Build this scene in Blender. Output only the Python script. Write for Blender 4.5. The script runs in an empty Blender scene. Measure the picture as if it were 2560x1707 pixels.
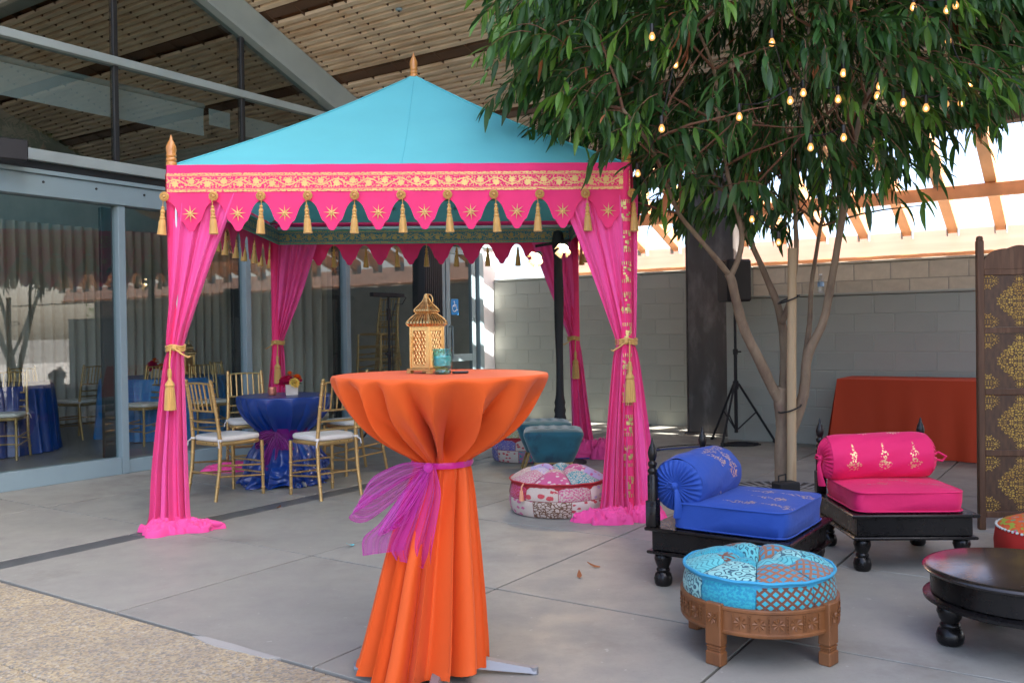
import bpy, math, random
from math import sin, cos, pi, sqrt, atan2, radians as rad
from mathutils import Vector, Matrix, noise

random.seed(7)
SC = bpy.context.scene
COL = SC.collection

# ------------------------------------------------------------------ camera
cd = bpy.data.cameras.new('camera')
cd.sensor_width = 36.0
cd.lens = 31.64
cd.clip_start = 0.05
cd.clip_end = 2000.0
cam = bpy.data.objects.new('camera', cd)
COL.objects.link(cam)
_p, _r = rad(-0.65), rad(0.8)
_F = Vector((0, cos(_p), sin(_p)))
_R = Vector((1, 0, 0))
_U = _R.cross(_F)
_R2 = _R * cos(_r) - _U * sin(_r)
_U2 = _R * sin(_r) + _U * cos(_r)
_m = Matrix((_R2, _U2, -_F)).transposed().to_4x4()
_m.translation = Vector((0, 0, 1.27))
cam.matrix_world = _m
cd.dof.use_dof = True
cd.dof.focus_distance = 4.6
cd.dof.aperture_fstop = 7.0
SC.camera = cam

# ------------------------------------------------------------------ sky, sun, exposure
TH = rad(34.0)                       # the paving grid: u runs away along the glass front, v across it
UX, UY = sin(TH), cos(TH)
VX, VY = cos(TH), -sin(TH)
def G(a, b, z=0.0):
    return Vector((a * UX + b * VX, a * UY + b * VY, z))
SUN_TO = (G(0.015, 0.62, 0.0) + Vector((0, 0, 0.78))).normalized()
SUN_EL = math.asin(SUN_TO.z)
SUN_AZ = atan2(SUN_TO.x, SUN_TO.y)
world = bpy.data.worlds.new('World')
SC.world = world
world.use_nodes = True
wn = world.node_tree.nodes
wl = world.node_tree.links
bg = wn['Background']
sky = wn.new('ShaderNodeTexSky')
sky.sky_type = 'NISHITA'
sky.sun_disc = False
sky.sun_elevation = SUN_EL
sky.sun_rotation = SUN_AZ
sky.altitude = 50
sky.air_density = 0.7
sky.dust_density = 4.0
sky.ozone_density = 1.0
wl.new(sky.outputs['Color'], bg.inputs['Color'])
bg.inputs['Strength'].default_value = 0.15
sl = bpy.data.lights.new('sun', 'SUN')
sl.energy = 4.5
sl.angle = rad(0.53)
sl.color = (1.0, 0.95, 0.87)
sun = bpy.data.objects.new('sun', sl)
sun.rotation_euler = (-SUN_TO).to_track_quat('-Z', 'Y').to_euler()
sun.location = (0, 0, 30)
COL.objects.link(sun)
vs = SC.view_settings
vs.view_transform = 'Standard'
vs.look = 'None'
vs.exposure = 2.35
vs.gamma = 1.0
SC.cycles.max_bounces = 10
SC.cycles.diffuse_bounces = 4
SC.cycles.glossy_bounces = 4
SC.cycles.transparent_max_bounces = 16
SC.cycles.transmission_bounces = 6
SC.cycles.caustics_reflective = False
SC.cycles.caustics_refractive = False
SC.cycles.sample_clamp_indirect = 6.0
SC.cycles.use_denoising = True
try:
    SC.cycles.denoiser = 'OPENIMAGEDENOISE'
except Exception:
    pass

# ------------------------------------------------------------------ helpers: mesh
class MB:
    def __init__(self):
        self.v = []; self.f = []; self.uv = []; self.has_uv = False; self.mi = []; self.cur = 0
    def add(self, vs_, fs, uvs=None):
        o = len(self.v)
        self.v += [tuple(p) for p in vs_]
        if uvs: self.has_uv = True
        self.uv += (list(uvs) if uvs else [(0, 0)] * len(vs_))
        for f in fs:
            self.f.append(tuple(i + o for i in f)); self.mi.append(self.cur)
        return self
    def box(self, x0, x1, y0, y1, z0, z1, c=0.0):
        if x0 > x1: x0, x1 = x1, x0
        if y0 > y1: y0, y1 = y1, y0
        if z0 > z1: z0, z1 = z1, z0
        if c <= 0:
            v = [(x, y, z) for z in (z0, z1) for y in (y0, y1) for x in (x0, x1)]
            return self.add(v, [(0, 2, 3, 1), (4, 5, 7, 6), (0, 1, 5, 4), (2, 6, 7, 3), (0, 4, 6, 2), (1, 3, 7, 5)])
        c = min(c, (x1 - x0) * .45, (y1 - y0) * .45, (z1 - z0) * .45)
        X = (x0, x1); Y = (y0, y1); Z = (z0, z1); v = []; idx = {}
        for i in (0, 1):
            for j in (0, 1):
                for k in (0, 1):
                    sx, sy, sz = (1 if i == 0 else -1), (1 if j == 0 else -1), (1 if k == 0 else -1)
                    for ax in range(3):
                        p = [X[i] + c * sx, Y[j] + c * sy, Z[k] + c * sz]
                        p[ax] = (X[i], Y[j], Z[k])[ax]
                        idx[(i, j, k, ax)] = len(v); v.append(tuple(p))
        f = []
        for ax in range(3):
            o1, o2 = [q for q in range(3) if q != ax]
            for s in (0, 1):
                q = []
                for (m, n_) in ((0, 0), (1, 0), (1, 1), (0, 1)):
                    t = [0, 0, 0]; t[ax] = s; t[o1] = m; t[o2] = n_
                    q.append(idx[(t[0], t[1], t[2], ax)])
                if (s == 1) == (ax == 1): q.reverse()
                f.append(tuple(q))
        for ax in range(3):
            o1, o2 = [q for q in range(3) if q != ax]
            for m in (0, 1):
                for n_ in (0, 1):
                    t0 = [0, 0, 0]; t1 = [0, 0, 0]
                    t0[o1] = t1[o1] = m; t0[o2] = t1[o2] = n_; t1[ax] = 1
                    f.append((idx[(*t0, o1)], idx[(*t1, o1)], idx[(*t1, o2)], idx[(*t0, o2)]))
        for i in (0, 1):
            for j in (0, 1):
                for k in (0, 1):
                    f.append(tuple(idx[(i, j, k, ax)] for ax in range(3)))
        return self.add(v, f)
    def grid(self, fn, nu, nv, uvfn=None):
        v = []; uv = []
        for j in range(nv + 1):
            for i in range(nu + 1):
                s, t = i / nu, j / nv
                v.append(fn(s, t)); uv.append(uvfn(s, t) if uvfn else (s, t))
        f = [(j * (nu + 1) + i, j * (nu + 1) + i + 1, (j + 1) * (nu + 1) + i + 1, (j + 1) * (nu + 1) + i) for j in range(nv) for i in range(nu)]
        return self.add(v, f, uv)
    def tube(self, pts, r, n=8, caps=True, flat=1.0):
        pts = [Vector(p) for p in pts]; k = len(pts)
        rs = r if isinstance(r, (list, tuple)) else [r] * k
        t0 = (pts[1] - pts[0]).normalized()
        up = Vector((0, 0, 1)) if abs(t0.z) < .9 else Vector((1, 0, 0))
        nrm = t0.cross(up).normalized(); v = []
        for i, p in enumerate(pts):
            t = (pts[min(i + 1, k - 1)] - pts[max(i - 1, 0)]).normalized()
            nrm = (nrm - t * nrm.dot(t))
            nrm = nrm.normalized() if nrm.length > 1e-6 else t.orthogonal().normalized()
            b = t.cross(nrm)
            for q in range(n):
                an = 2 * pi * q / n
                v.append(p + nrm * (cos(an) * rs[i]) + b * (sin(an) * rs[i] * flat))
        f = [(i * n + q, i * n + (q + 1) % n, (i + 1) * n + (q + 1) % n, (i + 1) * n + q) for i in range(k - 1) for q in range(n)]
        if caps:
            f.append(tuple(range(n - 1, -1, -1))); f.append(tuple((k - 1) * n + q for q in range(n)))
        return self.add(v, f)
    def lathe(self, prof, n=20, c=(0, 0, 0), mod=None, a0=0.0):
        v = []; uv = []; k = len(prof)
        for j, (r, z) in enumerate(prof):
            for q in range(n + 1):
                an = a0 + 2 * pi * q / n
                rr = max(r, 1e-4) * (mod(an, j / (k - 1)) if mod else 1.0)
                v.append((c[0] + rr * cos(an), c[1] + rr * sin(an), c[2] + z)); uv.append((q / n, j / (k - 1)))
        # weld the seam by reusing the first column
        f = []
        w = n + 1
        for j in range(k - 1):
            for q in range(n):
                q1 = (q + 1) % n
                f.append((j * w + q, j * w + q1, (j + 1) * w + q1, (j + 1) * w + q))
        return self.add(v, f, uv)
    def prism(self, outline, y0, y1):
        """outline in x,z, convex or simple polygon, extruded in y"""
        n = len(outline)
        v = [(x, y0, z) for x, z in outline] + [(x, y1, z) for x, z in outline]
        f = [tuple(range(n)), tuple(range(2 * n - 1, n - 1, -1))]
        f += [(i, i + n, (i + 1) % n + n, (i + 1) % n) for i in range(n)]
        return self.add(v, f)
    def sphere(self, c, r, n=12, m=8, sq=(1, 1, 1)):
        prof = [(r * sin(pi * j / m), -r * cos(pi * j / m)) for j in range(m + 1)]
        o = len(self.v)
        self.lathe(prof, n)
        for i in range(o, len(self.v)):
            x, y, z = self.v[i]
            self.v[i] = (c[0] + x * sq[0], c[1] + y * sq[1], c[2] + z * sq[2])
        return self
    def xf(self, fn, start=0):
        for i in range(start, len(self.v)): self.v[i] = tuple(fn(Vector(self.v[i])))
        return self
    def mesh(self, name, mats, smooth=40):
        me = bpy.data.meshes.new(name)
        me.from_pydata(self.v, [], self.f)
        for m in (mats if isinstance(mats, (list, tuple)) else [mats]): me.materials.append(m)
        if self.has_uv:
            l = me.uv_layers.new(name='UVMap')
            vi = [0] * len(me.loops); me.loops.foreach_get('vertex_index', vi)
            flat = []
            for i in vi: flat += self.uv[i]
            l.data.foreach_set('uv', flat)
        if any(self.mi): me.polygons.foreach_set('material_index', self.mi)
        if smooth:
            me.polygons.foreach_set('use_smooth', [True] * len(me.polygons))
            me.update()
            if smooth < 180: me.set_sharp_from_angle(angle=rad(smooth))
        me.update()
        return me
    def build(self, name, mats, parent=None, loc=(0, 0, 0), rot=(0, 0, 0), smooth=40):
        return ob(name, self.mesh(name, mats, smooth), parent, loc, rot)

def ob(name, me, parent=None, loc=(0, 0, 0), rot=(0, 0, 0), scale=None):
    o = bpy.data.objects.new(name, me)
    COL.objects.link(o)
    o.location = loc
    o.rotation_euler = rot if isinstance(rot, (tuple, list)) else (0, 0, rot)
    if scale: o.scale = scale
    if parent: o.parent = parent
    return o
def tag(o, label=None, cat=None, group=None, kind=None):
    if label: o['label'] = label
    if cat: o['category'] = cat
    if group: o['group'] = group
    if kind: o['kind'] = kind
    return o
def thing(name, label, cat, loc=(0, 0, 0), rz=0.0, group=None, kind=None):
    o = bpy.data.objects.new(name, None)
    o.empty_display_size = 0.1
    COL.objects.link(o)
    o.location = loc; o.rotation_euler = (0, 0, rz)
    return tag(o, label, cat, group, kind)
KIDS = {}
def dup(root, loc, rz, label=None, group=None):
    def cp(o, par):
        c = o.copy(); COL.objects.link(c)
        c.parent = par
        for ch in list(o.children): cp(ch, c)
        return c
    r = cp(root, None)
    r.location = loc; r.rotation_euler = (0, 0, rz)
    if label: r['label'] = label
    if group: r['group'] = group
    return r
def lerp(a, b, t): return a + (b - a) * t
def smooth01(t):
    t = max(0, min(1, t)); return t * t * (3 - 2 * t)
def interp(keys, t):
    """keys [(t, a, b, ...)] sorted, smooth interpolation"""
    if t <= keys[0][0]: return keys[0][1:]
    for k in range(len(keys) - 1):
        if t <= keys[k + 1][0]:
            f = (t - keys[k][0]) / (keys[k + 1][0] - keys[k][0])
            # Catmull-Rom
            p0 = keys[max(k - 1, 0)]; p1 = keys[k]; p2 = keys[k + 1]; p3 = keys[min(k + 2, len(keys) - 1)]
            out = []
            for q in range(1, len(p1)):
                a, b, c, d = p0[q], p1[q], p2[q], p3[q]
                m1 = (c - a) * .5 if k > 0 else (c - b)
                m2 = (d - b) * .5 if k + 2 < len(keys) else (c - b)
                out.append((2 * f**3 - 3 * f**2 + 1) * b + (f**3 - 2 * f**2 + f) * m1 + (-2 * f**3 + 3 * f**2) * c + (f**3 - f**2) * m2)
            return tuple(out)
    return keys[-1][1:]

# ------------------------------------------------------------------ helpers: materials
def nd(nt, typ, ins=None, **props):
    n = nt.nodes.new(typ)
    for k, v in props.items(): setattr(n, k, v)
    for k, v in (ins or {}).items():
        s = n.inputs[k]
        if isinstance(v, bpy.types.NodeSocket): nt.links.new(v, s)
        else: s.default_value = v
    return n
def mt(nt, op, a, b=0.0, c=0.0, clamp=False):
    n = nd(nt, 'ShaderNodeMath', {0: a, 1: b, 2: c}, operation=op)
    n.use_clamp = clamp
    return n.outputs[0]
def rgba(c): return (c[0], c[1], c[2], 1.0)
def mixc(nt, fac, a, b, blend='MIX'):
    n = nt.nodes.new('ShaderNodeMix'); n.data_type = 'RGBA'; n.blend_type = blend
    for i, v in ((0, fac), (6, a), (7, b)):
        s = n.inputs[i]
        if isinstance(v, bpy.types.NodeSocket): nt.links.new(v, s)
        elif i == 0: s.default_value = v
        else: s.default_value = rgba(v)
    return n.outputs[2]
def maprange(nt, v, a, b, c=0.0, d=1.0):
    return nd(nt, 'ShaderNodeMapRange', {0: v, 1: a, 2: b, 3: c, 4: d}).outputs[0]
def coords(nt, kind='Object', scale=(1, 1, 1), loc=(0, 0, 0)):
    if kind == 'World':
        gn = nt.nodes.new('ShaderNodeNewGeometry')
        mp = nd(nt, 'ShaderNodeMapping', {'Scale': scale, 'Location': loc})
        nt.links.new(gn.outputs['Position'], mp.inputs['Vector'])
        return mp.outputs[0]
    tc = nt.nodes.new('ShaderNodeTexCoord')
    mp = nd(nt, 'ShaderNodeMapping', {'Scale': scale, 'Location': loc})
    nt.links.new(tc.outputs[kind], mp.inputs['Vector'])
    return mp.outputs[0]
def noise_(nt, vec, scale, detail=3, rough=.55, out=0):
    return nd(nt, 'ShaderNodeTexNoise', {'Vector': vec, 'Scale': scale, 'Detail': detail, 'Roughness': rough}).outputs[out]
def bump_(nt, bs, h, strength, dist=.01):
    b = nd(nt, 'ShaderNodeBump', {'Height': h, 'Strength': strength, 'Distance': dist})
    nt.links.new(b.outputs[0], bs.inputs['Normal'])
def base(name):
    m = bpy.data.materials.new(name); m.use_nodes = True
    nt = m.node_tree
    return m, nt, nt.nodes['Principled BSDF']
def M(name, col, rough=.6, metal=0.0, var=.12, vscale=4.0, bump=0.0, bscale=60.0, bdist=.003, sheen=0.0, coat=0.0,
      col2=None, c2scale=3.0, c2lo=.45, c2hi=.6, spec=.5, obvar=0.0, stretch=(1, 1, 1), trans=0.0, rvar=0.0, sub=0.0, kind='Object'):
    m, nt, bs = base(name)
    vec = coords(nt, kind, stretch)
    n1 = noise_(nt, vec, vscale)
    f = maprange(nt, n1, .25, .75, 1 - var, 1 + var)
    if obvar:
        oi = nt.nodes.new('ShaderNodeObjectInfo')
        f = mt(nt, 'MULTIPLY', f, maprange(nt, oi.outputs['Random'], 0, 1, 1 - obvar, 1 + obvar))
    c = col
    if col2:
        c = mixc(nt, maprange(nt, noise_(nt, vec, c2scale, 5, .6), c2lo, c2hi), col, col2)
    h = nd(nt, 'ShaderNodeHueSaturation', {'Value': f, 'Color': c if isinstance(c, bpy.types.NodeSocket) else rgba(c)})
    nt.links.new(h.outputs[0], bs.inputs['Base Color'])
    bs.inputs['Roughness'].default_value = rough
    if rvar:
        nt.links.new(maprange(nt, noise_(nt, vec, vscale * 2.3), .3, .7, rough - rvar, rough + rvar), bs.inputs['Roughness'])
    bs.inputs['Metallic'].default_value = metal
    bs.inputs['Specular IOR Level'].default_value = spec
    bs.inputs['Sheen Weight'].default_value = sheen
    bs.inputs['Coat Weight'].default_value = coat
    bs.inputs['Coat Roughness'].default_value = .15
    if bump:
        bump_(nt, bs, noise_(nt, vec, bscale, 4), bump, bdist)
    if trans:
        out = nt.nodes['Material Output']
        tr = nd(nt, 'ShaderNodeBsdfTranslucent', {'Color': h.outputs[0]})
        mx = nd(nt, 'ShaderNodeMixShader', {0: trans, 1: bs.outputs[0], 2: tr.outputs[0]})
        nt.links.new(mx.outputs[0], out.inputs['Surface'])
    return m
def glassmat(name, tint, refl=.05, rough=0.0, bump=0.0, bscale=30):
    """thin architectural pane: tinted see-through plus a Fresnel mirror"""
    m, nt, bs = base(name)
    out = nt.nodes['Material Output']
    tr = nd(nt, 'ShaderNodeBsdfTransparent', {'Color': rgba(tint)})
    gl = nd(nt, 'ShaderNodeBsdfGlossy', {'Roughness': rough})
    lw = nd(nt, 'ShaderNodeLayerWeight', {'Blend': .5})
    if bump:
        b = nd(nt, 'ShaderNodeBump', {'Height': noise_(nt, coords(nt), bscale, 2), 'Strength': bump, 'Distance': .01})
        nt.links.new(b.outputs[0], gl.inputs['Normal']); nt.links.new(b.outputs[0], lw.inputs['Normal'])
    fac = mt(nt, 'MULTIPLY_ADD', mt(nt, 'POWER', lw.outputs['Facing'], 4.0), 1 - refl, refl, clamp=True)
    mx = nd(nt, 'ShaderNodeMixShader', {0: fac, 1: tr.outputs[0], 2: gl.outputs[0]})
    nt.links.new(mx.outputs[0], out.inputs['Surface'])
    return m
def emit(name, col, strength):
    m, nt, bs = base(name)
    bs.inputs['Base Color'].default_value = rgba(col)
    bs.inputs['Emission Color'].default_value = rgba(col)
    bs.inputs['Emission Strength'].default_value = strength
    return m
def uvsep(nt, sx=1.0, sy=1.0):
    v = coords(nt, 'UV', (sx, sy, 1))
    s = nd(nt, 'ShaderNodeSeparateXYZ', {0: v})
    return v, s.outputs[0], s.outputs[1]
# ------------------------------------------------------------------ materials of the place
def concrete_mat():
    m, nt, bs = base('concrete')
    v = coords(nt, 'World')
    big = noise_(nt, v, .55, 4, .6); mid = noise_(nt, v, 3.1, 5, .65); fine = noise_(nt, v, 70, 3, .6)
    stain = noise_(nt, coords(nt, 'World', (1, 1, 1), (11, 4, 2)), 1.4, 6, .7)
    c = mixc(nt, maprange(nt, big, .35, .65), (.266, .264, .232), (.322, .318, .278))
    c = mixc(nt, maprange(nt, mid, .42, .72, 0, .55), c, (.225, .218, .200))
    c = mixc(nt, maprange(nt, stain, .57, .72, 0, .55), c, (.16, .145, .125))
    c = mixc(nt, maprange(nt, fine, .56, .72, 0, .35), c, (.20, .195, .18))
    c = mixc(nt, maprange(nt, noise_(nt, v, 24, 2), .70, .74, 0, .5), c, (.46, .45, .42))
    oi = nt.nodes.new('ShaderNodeObjectInfo')
    h = nd(nt, 'ShaderNodeHueSaturation', {'Value': maprange(nt, oi.outputs['Random'], 0, 1, .94, 1.06), 'Color': c})
    nt.links.new(h.outputs[0], bs.inputs['Base Color'])
    nt.links.new(maprange(nt, mid, .3, .7, .42, .68), bs.inputs['Roughness'])
    bs.inputs['Specular IOR Level'].default_value = .45
    bump_(nt, bs, mt(nt, 'ADD', fine, mt(nt, 'MULTIPLY', mid, 1.5)), .22, .002)
    return m
def aggregate_mat():
    m, nt, bs = base('exposed_aggregate')
    v = coords(nt, 'World')
    vo = nd(nt, 'ShaderNodeTexVoronoi', {'Vector': v, 'Scale': 95.0})
    r = nd(nt, 'ShaderNodeValToRGB', {0: nd(nt, 'ShaderNodeSeparateColor', {0: vo.outputs['Color']}).outputs[0]})
    el = r.color_ramp.elements
    cs = [(0, (.46, .37, .22)), (.3, (.52, .43, .27)), (.5, (.34, .27, .16)), (.68, (.22, .215, .19)), (.84, (.52, .47, .36)), (1, (.38, .28, .15))]
    el[0].color = rgba(cs[0][1]); el[-1].color = rgba(cs[-1][1])
    for p_, c_ in cs[1:-1]: el.new(p_).color = rgba(c_)
    c = mixc(nt, maprange(nt, noise_(nt, v, 1.7, 5, .65), .40, .72, 0, .6), r.outputs[0], (.20, .185, .165))
    c = mixc(nt, maprange(nt, noise_(nt, v, 28, 4, .7), .5, .66, 0, .6), c, (.20, .19, .18))
    nt.links.new(c, bs.inputs['Base Color']); bs.inputs['Roughness'].default_value = .8
    bump_(nt, bs, vo.outputs[0], .6, .004)
    return m
m_conc = concrete_mat()
m_joint = M('joint_dirt', (.05, .047, .042), .9, var=.3, vscale=20)
m_drain = M('drain_steel', (.13, .14, .14), .5, metal=.3, var=.25, vscale=6, bump=.2, bscale=50)
m_agg = aggregate_mat()
m_paint = M('painted_block', (.385, .395, .335), .7, var=.06, vscale=2.5, bump=.35, bscale=120, bdist=.002, obvar=.035)
m_tan = M('tan_block', (.50, .44, .35), .85, var=.14, vscale=8, bump=.5, bscale=90, bdist=.003, obvar=.12)
m_mortar = M('tan_mortar', (.34, .31, .27), .9, var=.15, vscale=15)
m_white = M('white_stucco', (.78, .78, .80), .8, var=.05, vscale=5, bump=.3, bscale=150)
m_steel = M('weathered_steel', (.12, .108, .098), .55, metal=.35, var=.35, vscale=3, stretch=(1, 1, .35), col2=(.23, .21, .20), c2scale=6, c2lo=.5, c2hi=.75, bump=.15, bscale=40, rvar=.15)
m_alu = M('blue_grey_metal', (.24, .325, .355), .55, metal=.0, var=.06, vscale=3, rvar=.08)
m_alu2 = M('grey_green_beam', (.33, .385, .375), .6, metal=.0, var=.12, vscale=2.2, stretch=(1, 1, 1), rvar=.1)
m_dark = M('dark_gasket', (.018, .02, .022), .5, var=.2)
m_slat = M('ceiling_slat', (.70, .54, .38), .55, var=.22, vscale=9, stretch=(.25, 1, 1), col2=(.52, .32, .17), c2scale=5, c2lo=.5, c2hi=.75)
m_deck = M('roof_deck_brown', (.16, .065, .026), .75, var=.3, vscale=3, stretch=(.3, 1, 1))
m_roofbeam = M('dark_wood_beam', (.12, .062, .034), .6, var=.3, vscale=4, stretch=(.2, 1, 1))
m_wood = M('orange_rafter_wood', (.62, .30, .13), .6, var=.18, vscale=5, stretch=(1, .2, 1))
m_fascia = M('red_brown_fascia', (.50, .32, .25), .7, var=.15, vscale=3, stretch=(.2, 1, 3))
m_glass = glassmat('facade_glass', (.80, .88, .87), .11)
m_glass_up = glassmat('upper_glass', (.50, .58, .57), .17)
m_ifloor = M('interior_floor', (.27, .26, .245), .35, var=.15, vscale=1.0)
m_drape = M('beige_drape', (.72, .68, .60), .85, var=.06, vscale=2, trans=.25, sheen=.2)
m_iwall = M('interior_wall', (.52, .50, .46), .8)
m_shade = M('roller_shade', (.62, .68, .68), .8, var=.03, trans=.2)
m_black = M('black_paint', (.012, .012, .013), .35, var=.2)
m_blackm = M('black_matte', (.014, .014, .016), .7, var=.2, bump=.3, bscale=200)
m_hedge = M('hedge_leaf', (.13, .22, .05), .5, var=.35, vscale=3, trans=.35, obvar=.2)

RZ = -TH    # objects built with x = b, y = a
# ------------------------------------------------------------------ ground
gm = MB(); gm.box(-600, 600, -600, 600, -1.0, -.10)
tag(gm.build('ground', M('ground_soil', (.20, .18, .15), .9, var=.3, vscale=.5)), kind='structure')

# patio slabs, jointed on the grid
patio = thing('patio_floor', 'grey concrete patio of large square slabs', None, kind='structure')
patio.rotation_euler = (0, 0, RZ)
bm_ = MB(); bm_.box(-7.75, 9.5, 2.388, 10.95, -.099, -.014)
bm_.build('joint_bed', m_joint, patio)
al = [2.40, 3.62, 4.92, 6.17, 7.42, 8.67, 9.92, 10.9]
bl_ = [-7.72, -6.69, -5.30, None, -5.12, -3.85, -2.56, -1.25, .05, 1.35, 2.65, 3.95, 5.25, 6.55, 7.85, 9.4]
segs = []
for k in range(len(bl_) - 1):
    if bl_[k] is not None and bl_[k + 1] is not None: segs.append((bl_[k], bl_[k + 1]))
g_ = .006
for i in range(len(al) - 1):
    for (b0, b1) in segs:
        s = MB(); w, h = (b1 - b0) / 2 - g_, (al[i + 1] - al[i]) / 2 - g_
        s.box(-w, w, -h, h, -.09, 0, .002)
        s.build('concrete_slab', m_conc, patio, ((b0 + b1) / 2, (al[i] + al[i + 1]) / 2, random.uniform(-.0012, .0012)), smooth=0)
dr = MB(); dr.box(-.087, .087, -.495, .495, -.05, -.003, .004)
dr_me = dr.mesh('drain_cover', m_drain, 0)
drain = thing('drain_channel', 'grey metal drain strip crossing the patio floor', 'drain')
drain.rotation_euler = (0, 0, RZ)
for k in range(9): ob('drain_cover', dr_me, drain, (-5.21, 2.9 + k * 1.0, 0))
# tan exposed aggregate paving at the near left
tanp = thing('aggregate_paving', 'tan pebbly paving panels in front of the patio', None, kind='structure')
tanp.rotation_euler = (0, 0, RZ)
bm_ = MB(); bm_.box(-9, 9.5, -6, 2.386, -.099, -.008); bm_.build('joint_bed', M('tan_joint', (.34, .31, .26), .9, var=.2), tanp)
tp = MB(); tp.box(-.1665, .1665, -.2995, .2995, -.09, -.001, .003); tp_me = tp.mesh('paving_panel', m_agg, 0)
for i in range(9):
    for k in range(27):
        ob('paving_panel', tp_me, tanp, (-8.7 + k * .338 + 1.33, 2.0845 - i * .604, random.uniform(-.001, .001)))
far_ = MB(); far_.box(.6, 9.5, -6, 2.36, -.05, -.003); far_.box(-9, .6, -6, -3.1, -.05, -.003)
far_.build('paving_panel', m_agg, tanp, smooth=0)
# mortar patch at the slab edge
pm = MB(); ring = [(-.28, .0), (-.22, .03), (-.05, .035), (.1, .028), (.24, .03), (.2, -.01), (.05, -.02), (-.1, -.035), (-.2, -.02)]
pm.add([(x, y * .8, .002) for x, y in ring] + [(x, y, -.02) for x, y in ring], [tuple(range(8, -1, -1)), *[(i, (i + 1) % 9, (i + 1) % 9 + 9, i + 9) for i in range(9)]])
pm.build('mortar_patch', M('mortar_patch', (.36, .355, .33), .85, var=.1), patio, (-2.98, 2.38, 0), smooth=0)

# ------------------------------------------------------------------ block walls
def block_wall(name, label, b0, b1, a_face, ztop, first, mat, mmat, deep=.2):
    t = thing(name, label, 'wall'); t.rotation_euler = (0, 0, RZ)
    c = MB(); c.box(b0, b1, a_face + .004, a_face + deep, 0, ztop - .012); c.build('wall_core', mmat, t)
    ln = .4
    full = MB(); full.box(-.1955, .1955, 0, .05, -.0955, .0955, .005)
    half = MB(); half.box(-.0955, .0955, 0, .05, -.0955, .0955, .005)
    fm, hm = full.mesh('block', mat, 0), half.mesh('block', mat, 0)
    n = round(ztop / .2)
    for k in range(first, n):
        x = b0 + (0 if k % 2 else -.2)
        while x < b1 - .01:
            lo, hi = max(x, b0), min(x + ln, b1)
            if hi - lo > .35: ob('block', fm, t, ((lo + hi) / 2, a_face, k * .2 + .1))
            elif hi - lo > .1: ob('block', hm, t, ((lo + hi) / 2, a_face, k * .2 + .1), scale=((hi - lo) / .2, 1, 1))
            x += ln
    return t
wl1 = block_wall('block_wall', 'tall grey painted block wall left of the dark steel column', -7.66, -3.75, 10.9, 2.0, 0, m_paint, m_paint)
cp = MB(); cp.box(-7.66, -3.75, 10.89, 11.11, 2.002, 2.03, .006); cp.build('wall_cap', m_paint, wl1)
wl2 = block_wall('tan_block_wall', 'bare tan block wall behind the low grey wall', -3.75, 2.65, 10.9, 2.0, 6, m_tan, m_mortar)
cp = MB(); cp.box(-3.75, 6, 10.89, 11.11, 2.002, 2.03, .006); cp.build('wall_cap', m_tan, wl2)
wl3 = block_wall('low_block_wall', 'low grey painted block wall behind the orange draped table', -3.72, 1.9, 9.90, 1.6, 0, m_paint, m_paint, .18)
cp = MB(); cp.box(-3.73, 1.9, 9.885, 10.1, 1.602, 1.63, .006); cp.build('wall_cap', m_paint, wl3)
# dark steel column
t = thing('steel_column', 'dark weathered steel clad column beside the speaker', 'column'); t.rotation_euler = (0, 0, RZ)
c = MB(); c.box(-4.32, -3.735, 10.2, 10.5, .02, 3.15, .008); c.build('cladding', m_steel, t)
c = MB(); c.box(-4.335, -4.321, 10.19, 10.51, .02, 3.15, .003); c.build('edge_strip', m_steel, t)
c = MB(); c.box(-4.36, -3.72, 10.16, 10.54, 0, .019, .004); c.build('base_plate', m_steel, t)

# ------------------------------------------------------------------ pavilion: roof, slats, glass front
def roofz(a): return 7.43 - .41 * a
A0, A1, B0, B1 = -4.0, 10.05, -14.0, 8.0
pav = thing('glass_pavilion', 'glass fronted pavilion with sloping slatted wood roof over the patio', 'building')
pav.rotation_euler = (0, 0, RZ)
SLOPE = math.atan(.41)
AX = 5.45      # the part outside the glass starts here; over the room the roof runs on towards us
BI = -7.62
def deck(b0, b1, a0, a1, z0, z1):
    c = MB()
    c.add([(b0, a0, roofz(a0) + z0), (b1, a0, roofz(a0) + z0), (b1, a1, roofz(a1) + z0), (b0, a1, roofz(a1) + z0),
           (b0, a0, roofz(a0) + z1), (b1, a0, roofz(a0) + z1), (b1, a1, roofz(a1) + z1), (b0, a1, roofz(a1) + z1)],
          [(0, 3, 2, 1), (4, 5, 6, 7), (0, 1, 5, 4), (2, 3, 7, 6), (1, 2, 6, 5), (0, 4, 7, 3)])
    return c
roof = deck(B0, B1, AX, A1, .10, .32).build('roof', m_deck, pav, smooth=0)
deck(B0, -5.3, A0, AX - .002, .10, .32).build('room_roof', m_deck, pav, smooth=0)
deck(B0, BI - .1, A1 + .032, 11.12, -.02, .32).build('room_roof', m_deck, pav, smooth=0)
beams = [6.60 + 1.09 * k for k in range(-10, 4)]
def slatbox(mb, a0, a1, b0, b1, dz0, dz1):
    v = [(b, aa, roofz(aa) + dz) for dz in (dz0, dz1) for aa in (a0, a1) for b in (b0, b1)]
    mb.add(v, [(0, 2, 3, 1), (4, 5, 7, 6), (0, 1, 5, 4), (2, 6, 7, 3), (0, 4, 6, 2), (1, 3, 7, 5)])
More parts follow.
